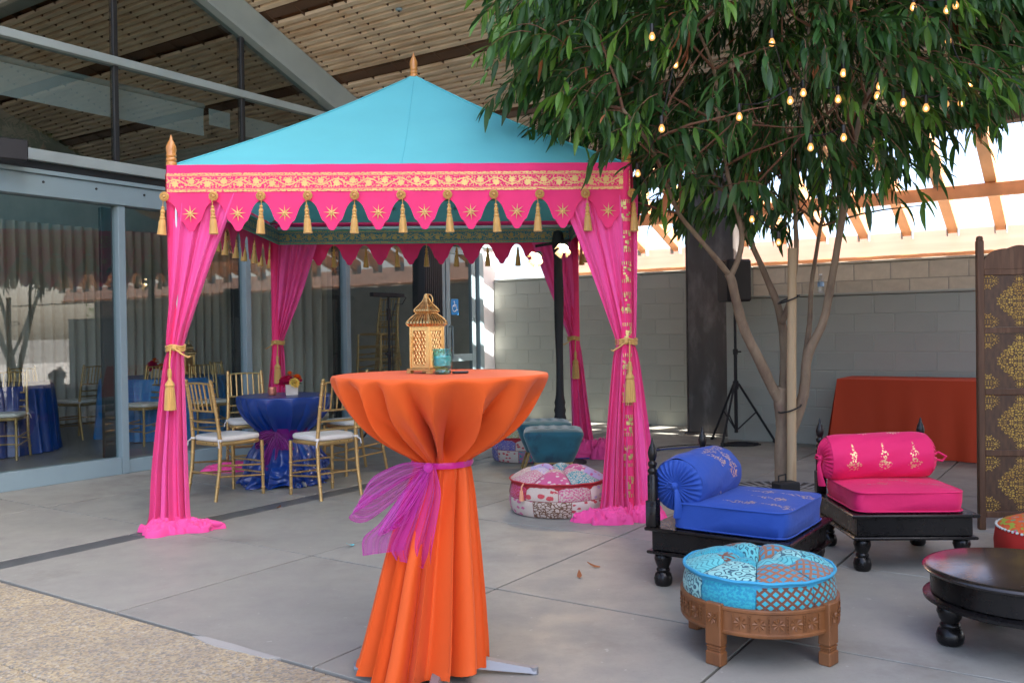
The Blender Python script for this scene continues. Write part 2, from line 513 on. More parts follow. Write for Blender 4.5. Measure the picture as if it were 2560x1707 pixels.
def slat_field(a0, a1, w, starts):
    sl_ = MB(); a = a0 + .01
    while a < a1 - .04:
        if not any(-.045 < a - q < .115 for q in beams): slatbox(sl_, a, a + .046, 0, w, 0.0, .035)
        a += .082
    cb = MB(); b = .1
    while b < w:
        slatbox(cb, a0, a1, b, b + .014, .004, .095); b += .42
    sm, cm = sl_.mesh('ceiling_slats', m_slat, 0), cb.mesh('slat_hangers', m_roofbeam, 0)
    for b in starts:
        tag(ob('ceiling_slats', sm, roof, (b, 0, 0)), kind='stuff'); tag(ob('slat_hangers', cm, roof, (b, 0, 0)), kind='stuff')
slat_field(AX, A1, (B1 - B0) / 3, [B0, B0 + (B1 - B0) / 3, B0 + 2 * (B1 - B0) / 3])
slat_field(A0, AX - .01, (-5.3 - B0) / 2, [B0, (B0 - 5.3) / 2])
for q in beams:
    c = MB(); slatbox(c, q, q + .105, B0, B1 if q > AX else -5.3, .012, .098); c.build('roof_beam', m_roofbeam, roof, smooth=0)
c = MB(); slatbox(c, A1 - .035, A1 + .03, B0, B1, -.06, .3); c.build('eave_board', m_roofbeam, roof, smooth=0)
# open rafters running on past the eave to the fascia beam
for k in range(27):
    b = -7.40 + k * .52
    c = MB()
    v = [(x, aa, roofz(aa) + dz) for dz in (-.02, .17) for aa in (9.7, 12.22) for x in (b - .06, b + .06)]
    c.add(v, [(0, 2, 3, 1), (4, 5, 7, 6), (0, 1, 5, 4), (2, 6, 7, 3), (0, 4, 6, 2), (1, 3, 7, 5)])
    r_ = c.build('rafter', m_wood, pav, smooth=0)
    c = MB(); c.box(b - .065, b - .057, 12.12, 12.22, 2.36, 2.52); c.box(b + .057, b + .065, 12.12, 12.22, 2.36, 2.52); c.build('steel_bracket', m_alu, r_)
for aa, hh in ((11.15, .13),):
    c = MB(); c.box(-7.4, 6, aa, aa + .07, roofz(aa) - .05 - hh, roofz(aa) - .03, .006); c.build('purlin', m_wood, pav)
c = MB()
v = [(b, y, z) for (y, z) in ((12.23, 2.17), (12.33, 2.17), (12.23 + .10, 2.46), (12.33 + .10, 2.46)) for b in (-7.4, 6.2)]
c.add(v, [(0, 1, 3, 2), (4, 6, 7, 5), (0, 4, 5, 1), (2, 3, 7, 6), (0, 2, 6, 4), (1, 5, 7, 3)])
c.build('fascia_beam', m_fascia, pav, smooth=0)
c = MB(); c.box(-7.4, 6.2, 12.19, 12.36, 2.12, 2.166, .005); c.build('fascia_trim', m_wood, pav)

# glass front in the plane b = -7.7
FB = -7.70
fr = pav
def fbox(name, a0, a1, z0, z1, d0=-.05, d1=.05, mat=m_alu, c_=.004, parent=None):
    q = MB(); q.box(FB + d0, FB + d1, a0, a1, z0, z1, c_); return q.build(name, mat, parent or fr)
fbox('sill', -2.0, 4.86, 0.0, .155, -.06, .06)
fbox('sill', 4.94, 9.20, 0.0, .125, -.06, .045)
for a_ in (4.90, 6.35, 7.84):
    fbox('mullion', a_ - .036, a_ + .036, .0 if a_ == 4.9 else .126, 2.478, -.06, .062)
for a_ in (3.4, 1.9):
    fbox('mullion', a_ - .036, a_ + .036, .156, 2.478, -.06, .055)
fbox('gasket', 4.75, 4.862, .156, 2.46, -.075, -.03, m_dark)
fbox('gasket', 6.22, 6.312, .13, 2.46, -.075, -.03, m_dark)
fbox('gasket', 7.70, 7.80, .13, 2.46, -.075, -.03, m_dark)
hd = fbox('header', -2, 9.22, 2.48, 2.66, -.08, .085)
fbox('header_ledge', -2, 10.9, 2.663, 2.70, -.08, .11, parent=hd)
fbox('header_band', -2, 10.9, 2.703, 2.775, -.08, .04, m_dark, parent=hd)
fbox('header_top', -2, 10.9, 2.778, 2.875, -.08, .09, m_alu2, parent=hd)
for k in range(12):
    q = MB(); q.lathe([(0, 0), (.011, 0), (.011, .006), (0, .008)], 8); q.build('bolt', m_dark, hd, (FB + .086, 3.2 + k * .48, 2.60), (0, rad(90), 0))
fbox('transom', -2, 7.55, 3.775, 3.85, -.06, .06, m_alu2)
q = MB()   # sloping edge beam
for (x0, x1, lo, hi, mat) in ((FB - .02, FB + .14, -.34, .0, 0),):
    v = [(x, aa, roofz(aa) + dz) for dz in (-.345, -.012) for aa in (-2.0, 10.9) for x in (FB - .03, FB + .05)]
    q.add(v, [(0, 2, 3, 1), (4, 5, 7, 6), (0, 1, 5, 4), (2, 6, 7, 3), (0, 4, 6, 2), (1, 3, 7, 5)])
bmo = q.build('edge_beam', m_alu2, fr, smooth=0)
q = MB()
for dz0, dz1 in ((-.40, -.348),):
    v = [(x, aa, roofz(aa) + dz) for dz in (dz0, dz1) for aa in (-2.0, 10.9) for x in (FB - .06, FB + .11)]
    q.add(v, [(0, 2, 3, 1), (4, 5, 7, 6), (0, 1, 5, 4), (2, 6, 7, 3), (0, 4, 6, 2), (1, 3, 7, 5)])
q.build('bottom_flange', m_alu2, bmo, smooth=0)
for a_ in (6.36, 4.9, 3.4):
    q = MB(); q.box(FB - .05, FB + .02, a_ - .022, a_ + .022, 2.876, roofz(a_) - .40, .003); q.build('upper_mullion', m_dark, fr)
def pane(a0, a1, z0, z1, mat=m_glass, zz=None):
    q = MB()
    pts = [(a0, z0), (a1, z0), (a1, zz[1] if zz else z1), (a0, zz[0] if zz else z1)]
    q.add([(FB, y, z) for y, z in pts], [(0, 1, 2, 3)])
    return q.build('glass_pane', mat, fr, smooth=0)
for a0, a1 in ((-2, 1.87), (1.93, 3.37), (3.43, 4.87), (4.93, 6.32), (6.38, 7.81), (7.87, 9.2)):
    pane(a0, a1, .15, 2.485)
up = [-2, 3.4, 4.9, 6.36, 7.45]
for k in range(len(up) - 1):
    pane(up[k], up[k + 1], 2.87, 3.78, m_glass_up)
    pane(up[k], up[k + 1], 3.84, 0, m_glass_up, (roofz(up[k]) - .39, max(roofz(up[k + 1]) - .39, 3.845)))
pane(7.45, 10.9, 2.87, 0, m_glass_up, (3.95, 2.88))
# door bay at the far end
q = MB(); q.box(FB - .12, FB + .10, 9.225, 9.60, 0, 2.66, .006); q.build('dark_pier', M('dark_corrugated', (.04, .045, .05), .5, var=.15), fr)
for k in range(9):
    q = MB(); q.box(FB + .101, FB + .112, 9.235 + k * .041, 9.235 + k * .041 + .02, 0, 2.66); q.build('pier_rib', m_dark, fr)
fbox('door_post', 9.605, 9.70, 0, 2.48, -.06, .07)
dl = MB()
for (a0, a1, z0, z1) in ((9.77, 9.86, .02, 2.46), (10.36, 10.45, .02, 2.46), (9.862, 10.358, .02, .22), (9.862, 10.358, 2.36, 2.46), (9.862, 10.358, .86, .96)):
    dl.box(FB - .03, FB + .03, a0, a1, z0, z1, .003)
door = dl.build('door', m_alu, fr)
q = MB(); q.add([(FB, 9.86, .22), (FB, 10.36, .22), (FB, 10.36, 2.36), (FB, 9.86, 2.36)], [(0, 1, 2, 3)]); q.build('glass_pane', m_glass, door, smooth=0)
q = MB(); q.tube([(FB + .03, 9.83, .9), (FB + .085, 9.83, .9), (FB + .085, 9.83, 1.35), (FB + .03, 9.83, 1.35)], .012, 8); q.build('door_handle', m_alu, door)
fbox('door_post', 10.50, 10.60, 0, 2.48, -.06, .07)
fbox('door_gasket', 9.702, 9.768, .02, 2.46, -.04, .0, m_dark)
fbox('door_gasket', 10.452, 10.498, .02, 2.46, -.04, .0, m_dark)
fbox('header', 9.605, 10.9, 2.482, 2.66, -.08, .08)
q = MB(); q.box(FB - .2, FB + .035, 10.603, 10.95, 0, 2.481, .004); q.build('white_end_wall', m_white, fr)
# accessible-entrance sticker on the door glass: blue square with wheelchair figure
sg = MB(); sg.box(-.001, .001, -.085, .085, -.11, .11); sign = sg.build('accessible_sign', M('sign_blue', (.03, .22, .55), .4, var=.03), door, (FB + .012, 9.98, 1.62))
wm_ = M('sign_white', (.8, .82, .85), .4, var=.02)
q = MB()
q.sphere((.002, -.012, .072), .014, 8, 6, (.2, 1, 1))
q.tube([(.002, -.010, .055), (.002, -.006, .005), (.002, .035, .005), (.002, .045, -.045), (.002, .058, -.04)], .007, 6)
q.tube([(.002, -.008, .03), (.002, .028, .028)], .006, 6)
q.tube([(.002, -.01 + .045 * cos(rad(x)), -.02 + .045 * sin(rad(x))) for x in range(100, 345, 20)], .006, 6)
q.build('wheelchair_symbol', wm_, sign)
# roller shades behind the upper glass
q = MB(); q.grid(lambda s, t: (FB - .14 - .01 * sin(t * 3), lerp(.5, 5.98, s), lerp(3.63, 3.33, t)), 20, 4); q.build('roller_shade', m_shade, fr)
q = MB(); q.tube([(FB - .15, .5, 3.64), (FB - .15, 5.98, 3.64)], .03, 10); q.build('shade_roller', m_alu2, fr)
q = MB(); q.grid(lambda s, t: (FB - .14, lerp(6.04, 6.31, s), lerp(3.63, 3.46, t)), 3, 2); q.build('roller_shade', m_shade, fr)
q = MB(); q.grid(lambda s, t: (FB - .14, lerp(6.42, 7.6, s), lerp(3.63, 3.42, t)), 3, 2); q.build('roller_shade', m_shade, fr)
# room behind the glass
q = MB(); q.box(-13.6, FB - .13, -2, 11, -.099, -.008); q.build('interior_floor', m_ifloor, fr, smooth=0)
q = MB(); q.box(-13.8, -13.6, -2, 11, -.09, 10); q.build('interior_back_wall', m_iwall, fr, smooth=0)
q = MB(); q.box(-13.6, FB - .1, -2.2, -2, -.09, 10); q.build('interior_side_wall', m_iwall, fr, smooth=0)
q = MB(); q.box(-13.6, FB - .2, 10.96, 11.1, -.09, 4.5); q.build('interior_end_wall', m_iwall, fr, smooth=0)
q = MB(); q.box(-11.0, -10.7, -2, 10.9, 3.05, 3.25); q.build('ceiling_duct', m_alu2, fr, smooth=0)
for a2 in (5.1, 8.3):
    q = MB()
    v = [(x, aa, roofz(aa) + dz) for dz in (-.42, -.02) for x in (-13.6, FB - .1) for aa in (a2, a2 + .14)]
    q.add(v, [(0, 2, 3, 1), (4, 5, 7, 6), (0, 1, 5, 4), (2, 6, 7, 3), (0, 4, 6, 2), (1, 3, 7, 5)]); q.build('interior_beam', m_alu2, fr, smooth=0)
# pleated drapes
def pleats(name, label, b, a0, a1, z1, z0=.02, n=None, amp=.06, sd=1):
    rnd = random.Random(sd); L = a1 - a0
    n = n or int(L / .16); ph = [rnd.uniform(-.4, .4) for _ in range(n + 3)]; am = [rnd.uniform(.6, 1.3) for _ in range(n + 3)]
    def fn(s, t):
        x = s * n; k = int(x); w = x - k
        w2 = w + .12 * sin(2 * pi * w + ph[k])
        A = lerp(am[k], am[k + 1], w) * amp * (1 + .15 * t)
        return (b + A * sin(2 * pi * w2), a0 + L * s + .012 * sin(9 * s + 3 * t), lerp(z1, z0, t))
    q = MB(); q.grid(fn, n * 10, 6)
    o = q.build(name, m_drape, None, (0, 0, 0), (0, 0, RZ), smooth=180)
    return tag(o, label, 'curtain', 'beige drapes inside the glass')
pleats('drape', 'beige pleated drape along the back of the room behind the glass', -12.7, 1.0, 10.5, 2.9, sd=3)
pleats('drape', 'beige pleated drape hanging just behind the glass right of the blue table', -9.2, 7.58, 9.0, 2.45, sd=5, amp=.07)
pleats('drape', 'narrow pale drape beside the stacked chairs behind the glass', -8.55, 8.55, 8.82, 2.3, sd=6, amp=.05, n=3)

# tall block added at the right, unseen, to keep sun off the patio
ob_t = thing('sun_blocker', 'tall grey banded block, added out of view to keep sun off the patio', 'building'); ob_t.rotation_euler = (0, 0, RZ)
q = MB(); q.box(9.6, 22, -1.6, 9.2, 0, 33); q.build('wall', M('blocker_render', (.33, .32, .30), .8, var=.1), ob_t, smooth=0)
for k in range(9):
    q = MB(); q.box(9.55, 9.598, -1.2, 8.8, 1.2 + k * 3.3, 2.9 + k * 3.3); q.build('blocker_band', M('blocker_glass', (.05, .07, .08), .15), ob_t, smooth=0)

q = MB(); q.box(-30, 30, 11.3, 30, -.099, -.02); yd = q.build('bounce_ground', M('bounce_paving', (.46, .43, .38), .8, var=.1), None, (0, 0, 0), (0, 0, RZ), smooth=0); tag(yd, kind='structure')  # pale ground added out of view behind the wall, bounces sun onto the ceiling
# ------------------------------------------------------------------ fabric materials
def brocade(name, ground_col, gold, L=1.0):
    """woven border: leaves in a wavy vine between two rows of fine edging. UV: u metres along, v 0..1 across"""
    m, nt, bs = base(name)
    vec, u, v = uvsep(nt)
    cell = .105
    ph = mt(nt, 'DIVIDE', u, cell)
    k = mt(nt, 'FLOOR', ph)
    fx = mt(nt, 'SUBTRACT', mt(nt, 'FRACT', ph), .5)
    alt = mt(nt, 'SUBTRACT', mt(nt, 'MULTIPLY', mt(nt, 'MODULO', mt(nt, 'ABSOLUTE', k), 2.0), .14), .07)
    y = mt(nt, 'SUBTRACT', mt(nt, 'SUBTRACT', v, .5), alt)
    dx = mt(nt, 'MULTIPLY', fx, 1.0); dy = mt(nt, 'MULTIPLY', y, 1.25)
    r = mt(nt, 'SQRT', mt(nt, 'ADD', mt(nt, 'MULTIPLY', dx, dx), mt(nt, 'MULTIPLY', dy, dy)))
    an = mt(nt, 'ARCTAN2', dy, dx)
    lob = mt(nt, 'MULTIPLY_ADD', mt(nt, 'SINE', mt(nt, 'MULTIPLY', an, 7.0)), .035, .20)
    leaf = maprange(nt, mt(nt, 'SUBTRACT', r, lob), .02, -.02)
    # vine
    vv = mt(nt, 'MULTIPLY', mt(nt, 'SINE', mt(nt, 'MULTIPLY', u, 2 * pi / (2 * cell))), .16)
    vine = maprange(nt, mt(nt, 'ABSOLUTE', mt(nt, 'SUBTRACT', mt(nt, 'SUBTRACT', v, .5), vv)), .045, .02)
    fine = noise_(nt, coords(nt, 'UV', (70, 9, 1)), 1.0, 2)
    fill = mt(nt, 'MULTIPLY', maprange(nt, fine, .50, .55), maprange(nt, mt(nt, 'ABSOLUTE', mt(nt, 'SUBTRACT', v, .5)), .31, .28))
    edge = mt(nt, 'MULTIPLY', maprange(nt, mt(nt, 'ABSOLUTE', mt(nt, 'SUBTRACT', v, .5)), .36, .38), maprange(nt, noise_(nt, coords(nt, 'UV', (60, 26, 1)), 1.0, 1), .42, .48))
    lines = maprange(nt, mt(nt, 'ABSOLUTE', mt(nt, 'SUBTRACT', mt(nt, 'ABSOLUTE', mt(nt, 'SUBTRACT', v, .5)), .345)), .014, .006)
    mk = mt(nt, 'MAXIMUM', mt(nt, 'MAXIMUM', leaf, vine), mt(nt, 'MAXIMUM', mt(nt, 'MAXIMUM', mt(nt, 'MULTIPLY', fill, .85), edge), lines))
    nt.links.new(mixc(nt, mk, ground_col, gold), bs.inputs['Base Color'])
    nt.links.new(maprange(nt, mk, 0, 1, .75, .38), bs.inputs['Roughness'])
    nt.links.new(mt(nt, 'MULTIPLY', mk, .55), bs.inputs['Metallic'])
    return m
def medallion_mask(nt, x, y, R=.42, petals=4, sd=0.0):
    """lacy diamond medallion in centred coordinates"""
    ax, ay = mt(nt, 'ABSOLUTE', x), mt(nt, 'ABSOLUTE', y)
    dia = mt(nt, 'POWER', mt(nt, 'ADD', mt(nt, 'POWER', mt(nt, 'MULTIPLY', ax, 1.15), 1.35), mt(nt, 'POWER', mt(nt, 'MULTIPLY', ay, .90), 1.35)), .74)
    sc = mt(nt, 'MULTIPLY', mt(nt, 'SINE', mt(nt, 'MULTIPLY', mt(nt, 'ARCTAN2', ay, ax), 22.0)), .025)
    body = maprange(nt, mt(nt, 'SUBTRACT', mt(nt, 'ADD', dia, sc), R), .012, -.012)
    cv = nd(nt, 'ShaderNodeCombineXYZ', {0: mt(nt, 'MULTIPLY', ax, 26.0), 1: mt(nt, 'MULTIPLY', ay, 26.0), 2: sd})
    lace = maprange(nt, nd(nt, 'ShaderNodeTexVoronoi', {'Vector': cv.outputs[0], 'Scale': 1.0}, feature='DISTANCE_TO_EDGE').outputs[0], .10, .17)
    return mt(nt, 'MULTIPLY', body, mt(nt, 'SUBTRACT', 1.0, lace, clamp=True) if False else lace)
PINK = (.88, .032, .185)
m_pink = M('hot_pink_cotton', PINK, .75, var=.07, vscale=3, bump=.15, bscale=180, sheen=.1, trans=.07)
m_curt = M('pink_chiffon', (.95, .105, .40), .75, var=.05, vscale=3, sheen=.15, trans=.22)
m_pool = M('pink_chiffon_pooled', (.92, .075, .33), .75, var=.08, vscale=8, bump=.3, bscale=25, bdist=.006, sheen=.15, trans=.06)
m_cyan = M('turquoise_canvas', (.16, .68, .76), .75, var=.05, vscale=1.6, bump=.35, bscale=14, bdist=.006, sheen=.05, trans=.38)
m_broc = brocade('pink_gold_brocade', (.78, .02, .15), (.62, .42, .15))
m_brocT = brocade('teal_gold_brocade', (.015, .16, .22), (.42, .30, .10))
m_gold = M('gold_thread', (.78, .55, .20), .5, metal=.2, var=.15, vscale=20, bump=.2, bscale=200)
m_tass = M('gold_silk_tassel', (.58, .33, .085), .55, var=.2, vscale=60, stretch=(1, 1, .05), bump=.4, bscale=220, sheen=.2)
m_finial = M('turned_wood', (.50, .21, .05), .35, var=.2, vscale=12, stretch=(1, 1, .3), coat=.4)
m_pole = M('tent_pole', (.55, .56, .57), .35, metal=.8)
m_greenp = M('green_piping', (.08, .42, .30), .7)

TC = Vector((-.785, 7.50, 0)); TR = rad(2.5); TH_ = 1.525
tent = thing('pavilion_tent', 'turquoise and pink Indian style canopy tent with gold tassels', 'tent', TC, TR)
def tloc(x, y, z=0):
    return Vector((TC.x + x * cos(TR) - y * sin(TR), TC.y + x * sin(TR) + y * cos(TR), z))
ZE, ZA = 2.375, 3.40
# canopy: four sagging triangular panels, each its own piece
for k in range(4):
    def fn(s, t, k=k):
        h = 1.0 - t
        x = (s * 2 - 1) * TH_ * max(h, .012); y = -TH_ * max(h, .012)
        sag = -.055 * sin(pi * h) * (1 - .25 * abs(s * 2 - 1)) + .006 * sin(s * 17 + k) * h * (1 - h) * 3
        z = ZE + (ZA - ZE) * t + sag + .012 * sin(23 * s + 2 * k) * max(0, h - .85) * (1 - h) * 6
        z += .0008 * sin(150 * t + 9 * s)
        an = k * pi / 2
        return (x * cos(an) - y * sin(an), x * sin(an) + y * cos(an), z)
    q = MB(); q.grid(fn, 28, 24); q.build('canopy_panel', m_cyan, tent, smooth=180)
q = MB(); q.tube([(0, -TH_ * (1 - t) - .002, ZE + (ZA - ZE) * t - .055 * sin(pi * (1 - t)) + .003) for t in [i / 16 for i in range(16)]], .0025, 5); q.build('centre_seam', m_cyan, tent)
# seam ridges
for k in range(4):
    an = k * pi / 2 + pi / 4
    q = MB(); q.tube([(TH_ * sqrt(2) * (1 - t) * cos(an), TH_ * sqrt(2) * (1 - t) * sin(an), ZE + (ZA - ZE) * t - .055 * sin(pi * (1 - t)) * .75 + .004) for t in [i / 14 for i in range(15)]], .006, 6)
    q.build('ridge_seam', m_cyan, tent)
fin_prof = [(0, 0), (.036, 0), (.036, .02), (.030, .026), (.036, .034), (.036, .044), (.029, .052), (.035, .060), (.035, .07), (.030, .078), (.036, .10), (.034, .125), (.022, .15), (.010, .172), (.006, .19), (0, .202)]
fin_prof = [(r * .95, z * 1.02) for r, z in fin_prof]
q = MB(); q.lathe(fin_prof, 16); fin_me = q.mesh('finial', m_finial, 50)
for x, y in ((-1, -1), (1, -1), (1, 1), (-1, 1)): ob('finial', fin_me, tent, (x * (TH_ - .02), y * (TH_ - .02), ZE + .012))
ob('finial', fin_me, tent, (0, 0, ZA - .012))
# poles and perimeter bars
for x, y in ((-1, -1), (1, -1), (1, 1), (-1, 1)):
    q = MB(); q.box(-.019, .019, -.019, .019, 0, ZE - .02, .004); q.box(-.05, .05, -.05, .05, 0, .008); q.build('pole', m_pole, tent, (x * (TH_ - .035), y * (TH_ - .035), 0))
for k in range(4):
    q = MB(); q.box(-TH_ + .06, TH_ - .06, -.015, .015, -.015, .015, .003); an = k * pi / 2
    q.build('perimeter_bar', m_pole, tent, ((TH_ - .035) * sin(an), -(TH_ - .035) * cos(an), ZE - .06), (0, 0, an))
# valances
NSC = 10; SW = 2 * TH_ / NSC
def scallop_z(x):
    f = (x / SW) % 1.0; d = abs(f - .5) * 2           # 0 at the tip, 1 at the arch top
    # ogee: tip, concave swoop, shoulder, arch
    pts = [(0, 1.952), (.13, 1.953), (.17, 1.967), (.22, 1.985), (.29, 2.002), (.37, 2.014), (.44, 2.021), (.48, 2.038), (.55, 2.072), (.65, 2.106), (.78, 2.133), (.9, 2.146), (1.0, 2.150)]
    for i in range(len(pts) - 1):
        if d <= pts[i + 1][0]:
            t = (d - pts[i][0]) / (pts[i + 1][0] - pts[i][0]); return lerp(pts[i][1], pts[i + 1][1], t)
    return 2.15
def val_fn(s, t):
    x = -TH_ + 2 * TH_ * s; zb = scallop_z(x + TH_)
    z = lerp(ZE + .012, zb, t)
    y = -.012 - .006 * sin(x * 7 + 1) * t - .010 * t * t - .004 * sin(x * 23)
    return (x, y, z)
q = MB(); q.grid(val_fn, NSC * 24, 10); val_me = q.mesh('valance', m_pink, 180)
q = MB()
q.grid(lambda s, t: (lerp(-TH_, TH_, s), val_fn(s, .35)[1] - .006, lerp(2.332, 2.208, t)), 80, 2, lambda s, t: (s * 2 * TH_, 1 - t)); band_me = q.mesh('brocade_band', m_broc, 180)
q = MB()
for k in range(8):
    an = k * pi / 4; L = .056
    q.add([(0, -.006, 0), (cos(an + .35) * .014, -.001, sin(an + .35) * .014), (cos(an) * L, -.001, sin(an) * L), (cos(an - .35) * .014, -.001, sin(an - .35) * .014)], [(0, 1, 2), (0, 2, 3)])
q.sphere((0, -.005, 0), .006, 8, 6)
star_me = q.mesh('star', m_gold, 0)
q = MB()
for rr, zz in ((.027, .005), (.019, .008)):
    q.tube([(rr * cos(x * pi / 8), -zz, rr * sin(x * pi / 8)) for x in range(17)], .0045, 6, False)
for k in range(10):
    an = k * pi / 5; q.tube([(.008 * cos(an), -.006, .008 * sin(an)), (.028 * cos(an), -.005, .028 * sin(an))], .0028, 5)
q.sphere((0, -.010, 0), .011, 10, 7)
ros_me = q.mesh('rosette', m_tass, 60)
q = MB()
q.tube([(0, -.014, 0), (0, -.012, -.06)], .0028, 6)
q.lathe([(0, -.055), (.009, -.058), (.012, -.066), (.008, -.074), (.012, -.082), (.0165, -.092), (.012, -.104), (.013, -.108), (.016, -.114), (.012, -.12), (.016, -.126), (.019, -.135), (.016, -.142)], 14, (0, -.012, 0))
q.lathe([(.016, -.142), (.0215, -.155), (.0245, -.19), (.0275, -.225), (.030, -.243), (.012, -.246), (0, -.24)], 28, (0, -.012, 0), mod=lambda an, t: 1 + .05 * sin(an * 14))
tas_me = q.mesh('tassel', m_tass, 40)
for k in range(4):
    an = k * pi / 2
    vo = ob('valance', val_me, tent, (TH_ * sin(an), -TH_ * cos(an), 0), (0, 0, an))
    ob('brocade_band', band_me, vo)
    for i in range(NSC):
        x = -TH_ + SW * (i + .5)
        ob('star', star_me, vo, (x, -.030, 2.065), (0, random.uniform(-.1, .1), 0))
    for i in range(NSC + (1 if k in (0, 1) else 0)):
        x = -TH_ + SW * i if i else -TH_ + .012
        if i == 0 and k == 0: x = -TH_ - .012
        if i == NSC: x = TH_ + .008
        y = -.034 if 0 < i < NSC else -.03
        ob('rosette', ros_me, vo, (x, y, 2.178), (0, 0, 0))
        ob('tassel', tas_me, vo, (x, y, 2.172), (random.uniform(-.03, .03), random.uniform(-.06, .06), random.uniform(0, 6)))
# lining border inside, teal brocade with green piping
q = MB(); q.grid(lambda s, t: (lerp(-TH_ + .09, TH_ - .09, s), .006 * sin(s * 31), lerp(2.285, 2.158, t)), 60, 2, lambda s, t: (s * 2.87, 1 - t)); lin_me = q.mesh('lining_border', m_brocT, 180)
q = MB(); q.tube([(-TH_ + .09, 0, 0), (TH_ - .09, 0, 0)], .006, 6); pip_me = q.mesh('piping', m_greenp)
for k in range(4):
    an = k * pi / 2
    lo = ob('lining_border', lin_me, tent, ((TH_ - .09) * sin(an), -(TH_ - .09) * cos(an), 0), (0, 0, an))
    ob('piping', pip_me, lo, (0, 0, 2.157)); ob('piping', pip_me, lo, (0, 0, 2.287))
m_dkstar = M('dark_star_applique', (.02, .10, .11), .6)
q = MB()
for k in range(8):
    an = k * pi / 4; q.add([(0, 0, .004), (cos(an + .3) * .012, sin(an + .3) * .012, 0), (cos(an) * .048, sin(an) * .048, 0), (cos(an - .3) * .012, sin(an - .3) * .012, 0)], [(0, 1, 2), (0, 2, 3)])
dst_me = q.mesh('lining_star', m_dkstar, 0)
for k in range(4):
    an = k * pi / 2
    for (x, h) in ((-.9, .86), (-.3, .86), (.3, .86), (.9, .86), (-.6, .7), (0, .7), (.6, .7), (-.3, .52), (.3, .52)):
        if abs(x) > TH_ * h: continue
        y = -TH_ * h; z = ZE + (ZA - ZE) * (1 - h) - .055 * sin(pi * h) * .95 - .02
        o = ob('lining_star', dst_me, tent, (x * cos(an) - y * sin(an), x * sin(an) + y * cos(an), z))
        o.rotation_euler = (math.atan((ZA - ZE) / TH_), 0, an)

# ------------------------------------------------------------------ curtains
def drape_mesh(keys, nf, sd, nu=150, nv=60):
    """keys: (t, z, cx, cy, half width, amp) in a local frame"""
    rnd = random.Random(sd)
    ph = rnd.uniform(0, 6); p2 = rnd.uniform(0, 6); p3 = rnd.uniform(0, 6)
    def fn(s, t):
        z, cx, cy, hw, am = interp(keys, t)
        a = (s * 2 - 1)
        sw = a + .05 * sin(nf * 1.7 * a + p2)
        fo = sin(nf * pi * a + ph + .5 * sin(3 * t + p3)) + .45 * sin(nf * 1.73 * pi * a + p2) + .25 * sin(nf * .57 * pi * a + p3 + 2 * t)
        return (cx + hw * sw, cy + am * fo * .7 + .012 * sin(5 * a + 6 * t), z + .02 * am * 10 * sin(nf * pi * a) * (t > .97) * .3)
    q = MB(); q.grid(fn, nu, nv); return q
def puddle(mb, cx, cy, rx, ry, h, sd, n=9):
    """crumpled heap of cloth: ridged folds running round and over the mound"""
    rnd = random.Random(sd); p = [rnd.uniform(0, 6.28) for _ in range(6)]; of = Vector((rnd.uniform(0, 50), rnd.uniform(0, 50), 0))
    def fn(s, t):
        an = 2 * pi * s; r = t
        edge = 1 + .20 * sin(3 * an + p[0]) + .12 * sin(5 * an + p[1]) + .07 * sin(9 * an + p[5]) + .04 * sin(17 * an + p[2])
        x, y = rx * edge * r * cos(an), ry * edge * r * sin(an)
        q1 = Vector((x, y, 0)) + of
        w = q1 + Vector((noise.noise(q1 * 9), noise.noise(q1 * 9 + Vector((7, 3, 1))), 0)) * .05
        rid = (1 - abs(noise.noise(Vector((w.x * 16, w.y * 16, 0)))) * 2.2) ; rid = max(0, rid)
        rid2 = max(0, 1 - abs(noise.noise(Vector((w.x * 34, w.y * 34, 4)))) * 2.4)
        body = max(0, 1 - r) ** .55
        z = h * (.45 * body + (rid * .75 + rid2 * .12) * (1 - r ** 6) * min(1, .35 + r)) + .004
        roll = .012 * (1 - ((r - .93) / .07) ** 2) if r > .86 else 0      # rolled outer edge
        if t >= .999: z = .001; roll = 0
        return (cx + x, cy + y, z + max(roll, 0))
    mb.grid(fn, 170, 38)
    for k in range(n + 2):       # loose rolls of cloth lying over the heap
        a0 = rnd.uniform(0, 6.28); sp = rnd.uniform(.9, 2.0); r0 = rnd.uniform(.35, .88); pts = []; rs = []
        for i in range(22):
            t = i / 21; an = a0 + sp * t; rr = r0 + .16 * sin(4 * t + k) * (1 if k % 2 else -1)
            edge = 1 + .20 * sin(3 * an + p[0]) + .12 * sin(5 * an + p[1])
            x, y = rx * edge * rr * cos(an), ry * edge * rr * sin(an)
            pts.append((cx + x, cy + y, .010 + h * .62 * max(0, 1 - rr) ** .6 + h * .16 * (.5 + .5 * sin(5 * t + k)))); rs.append(max(.003, rnd.uniform(.85, 1.15) * .017 * sin(pi * min(1, .06 + t * .94)) ** .5))
        mb.tube(pts, rs, 9, True, 1.5)
    return mb
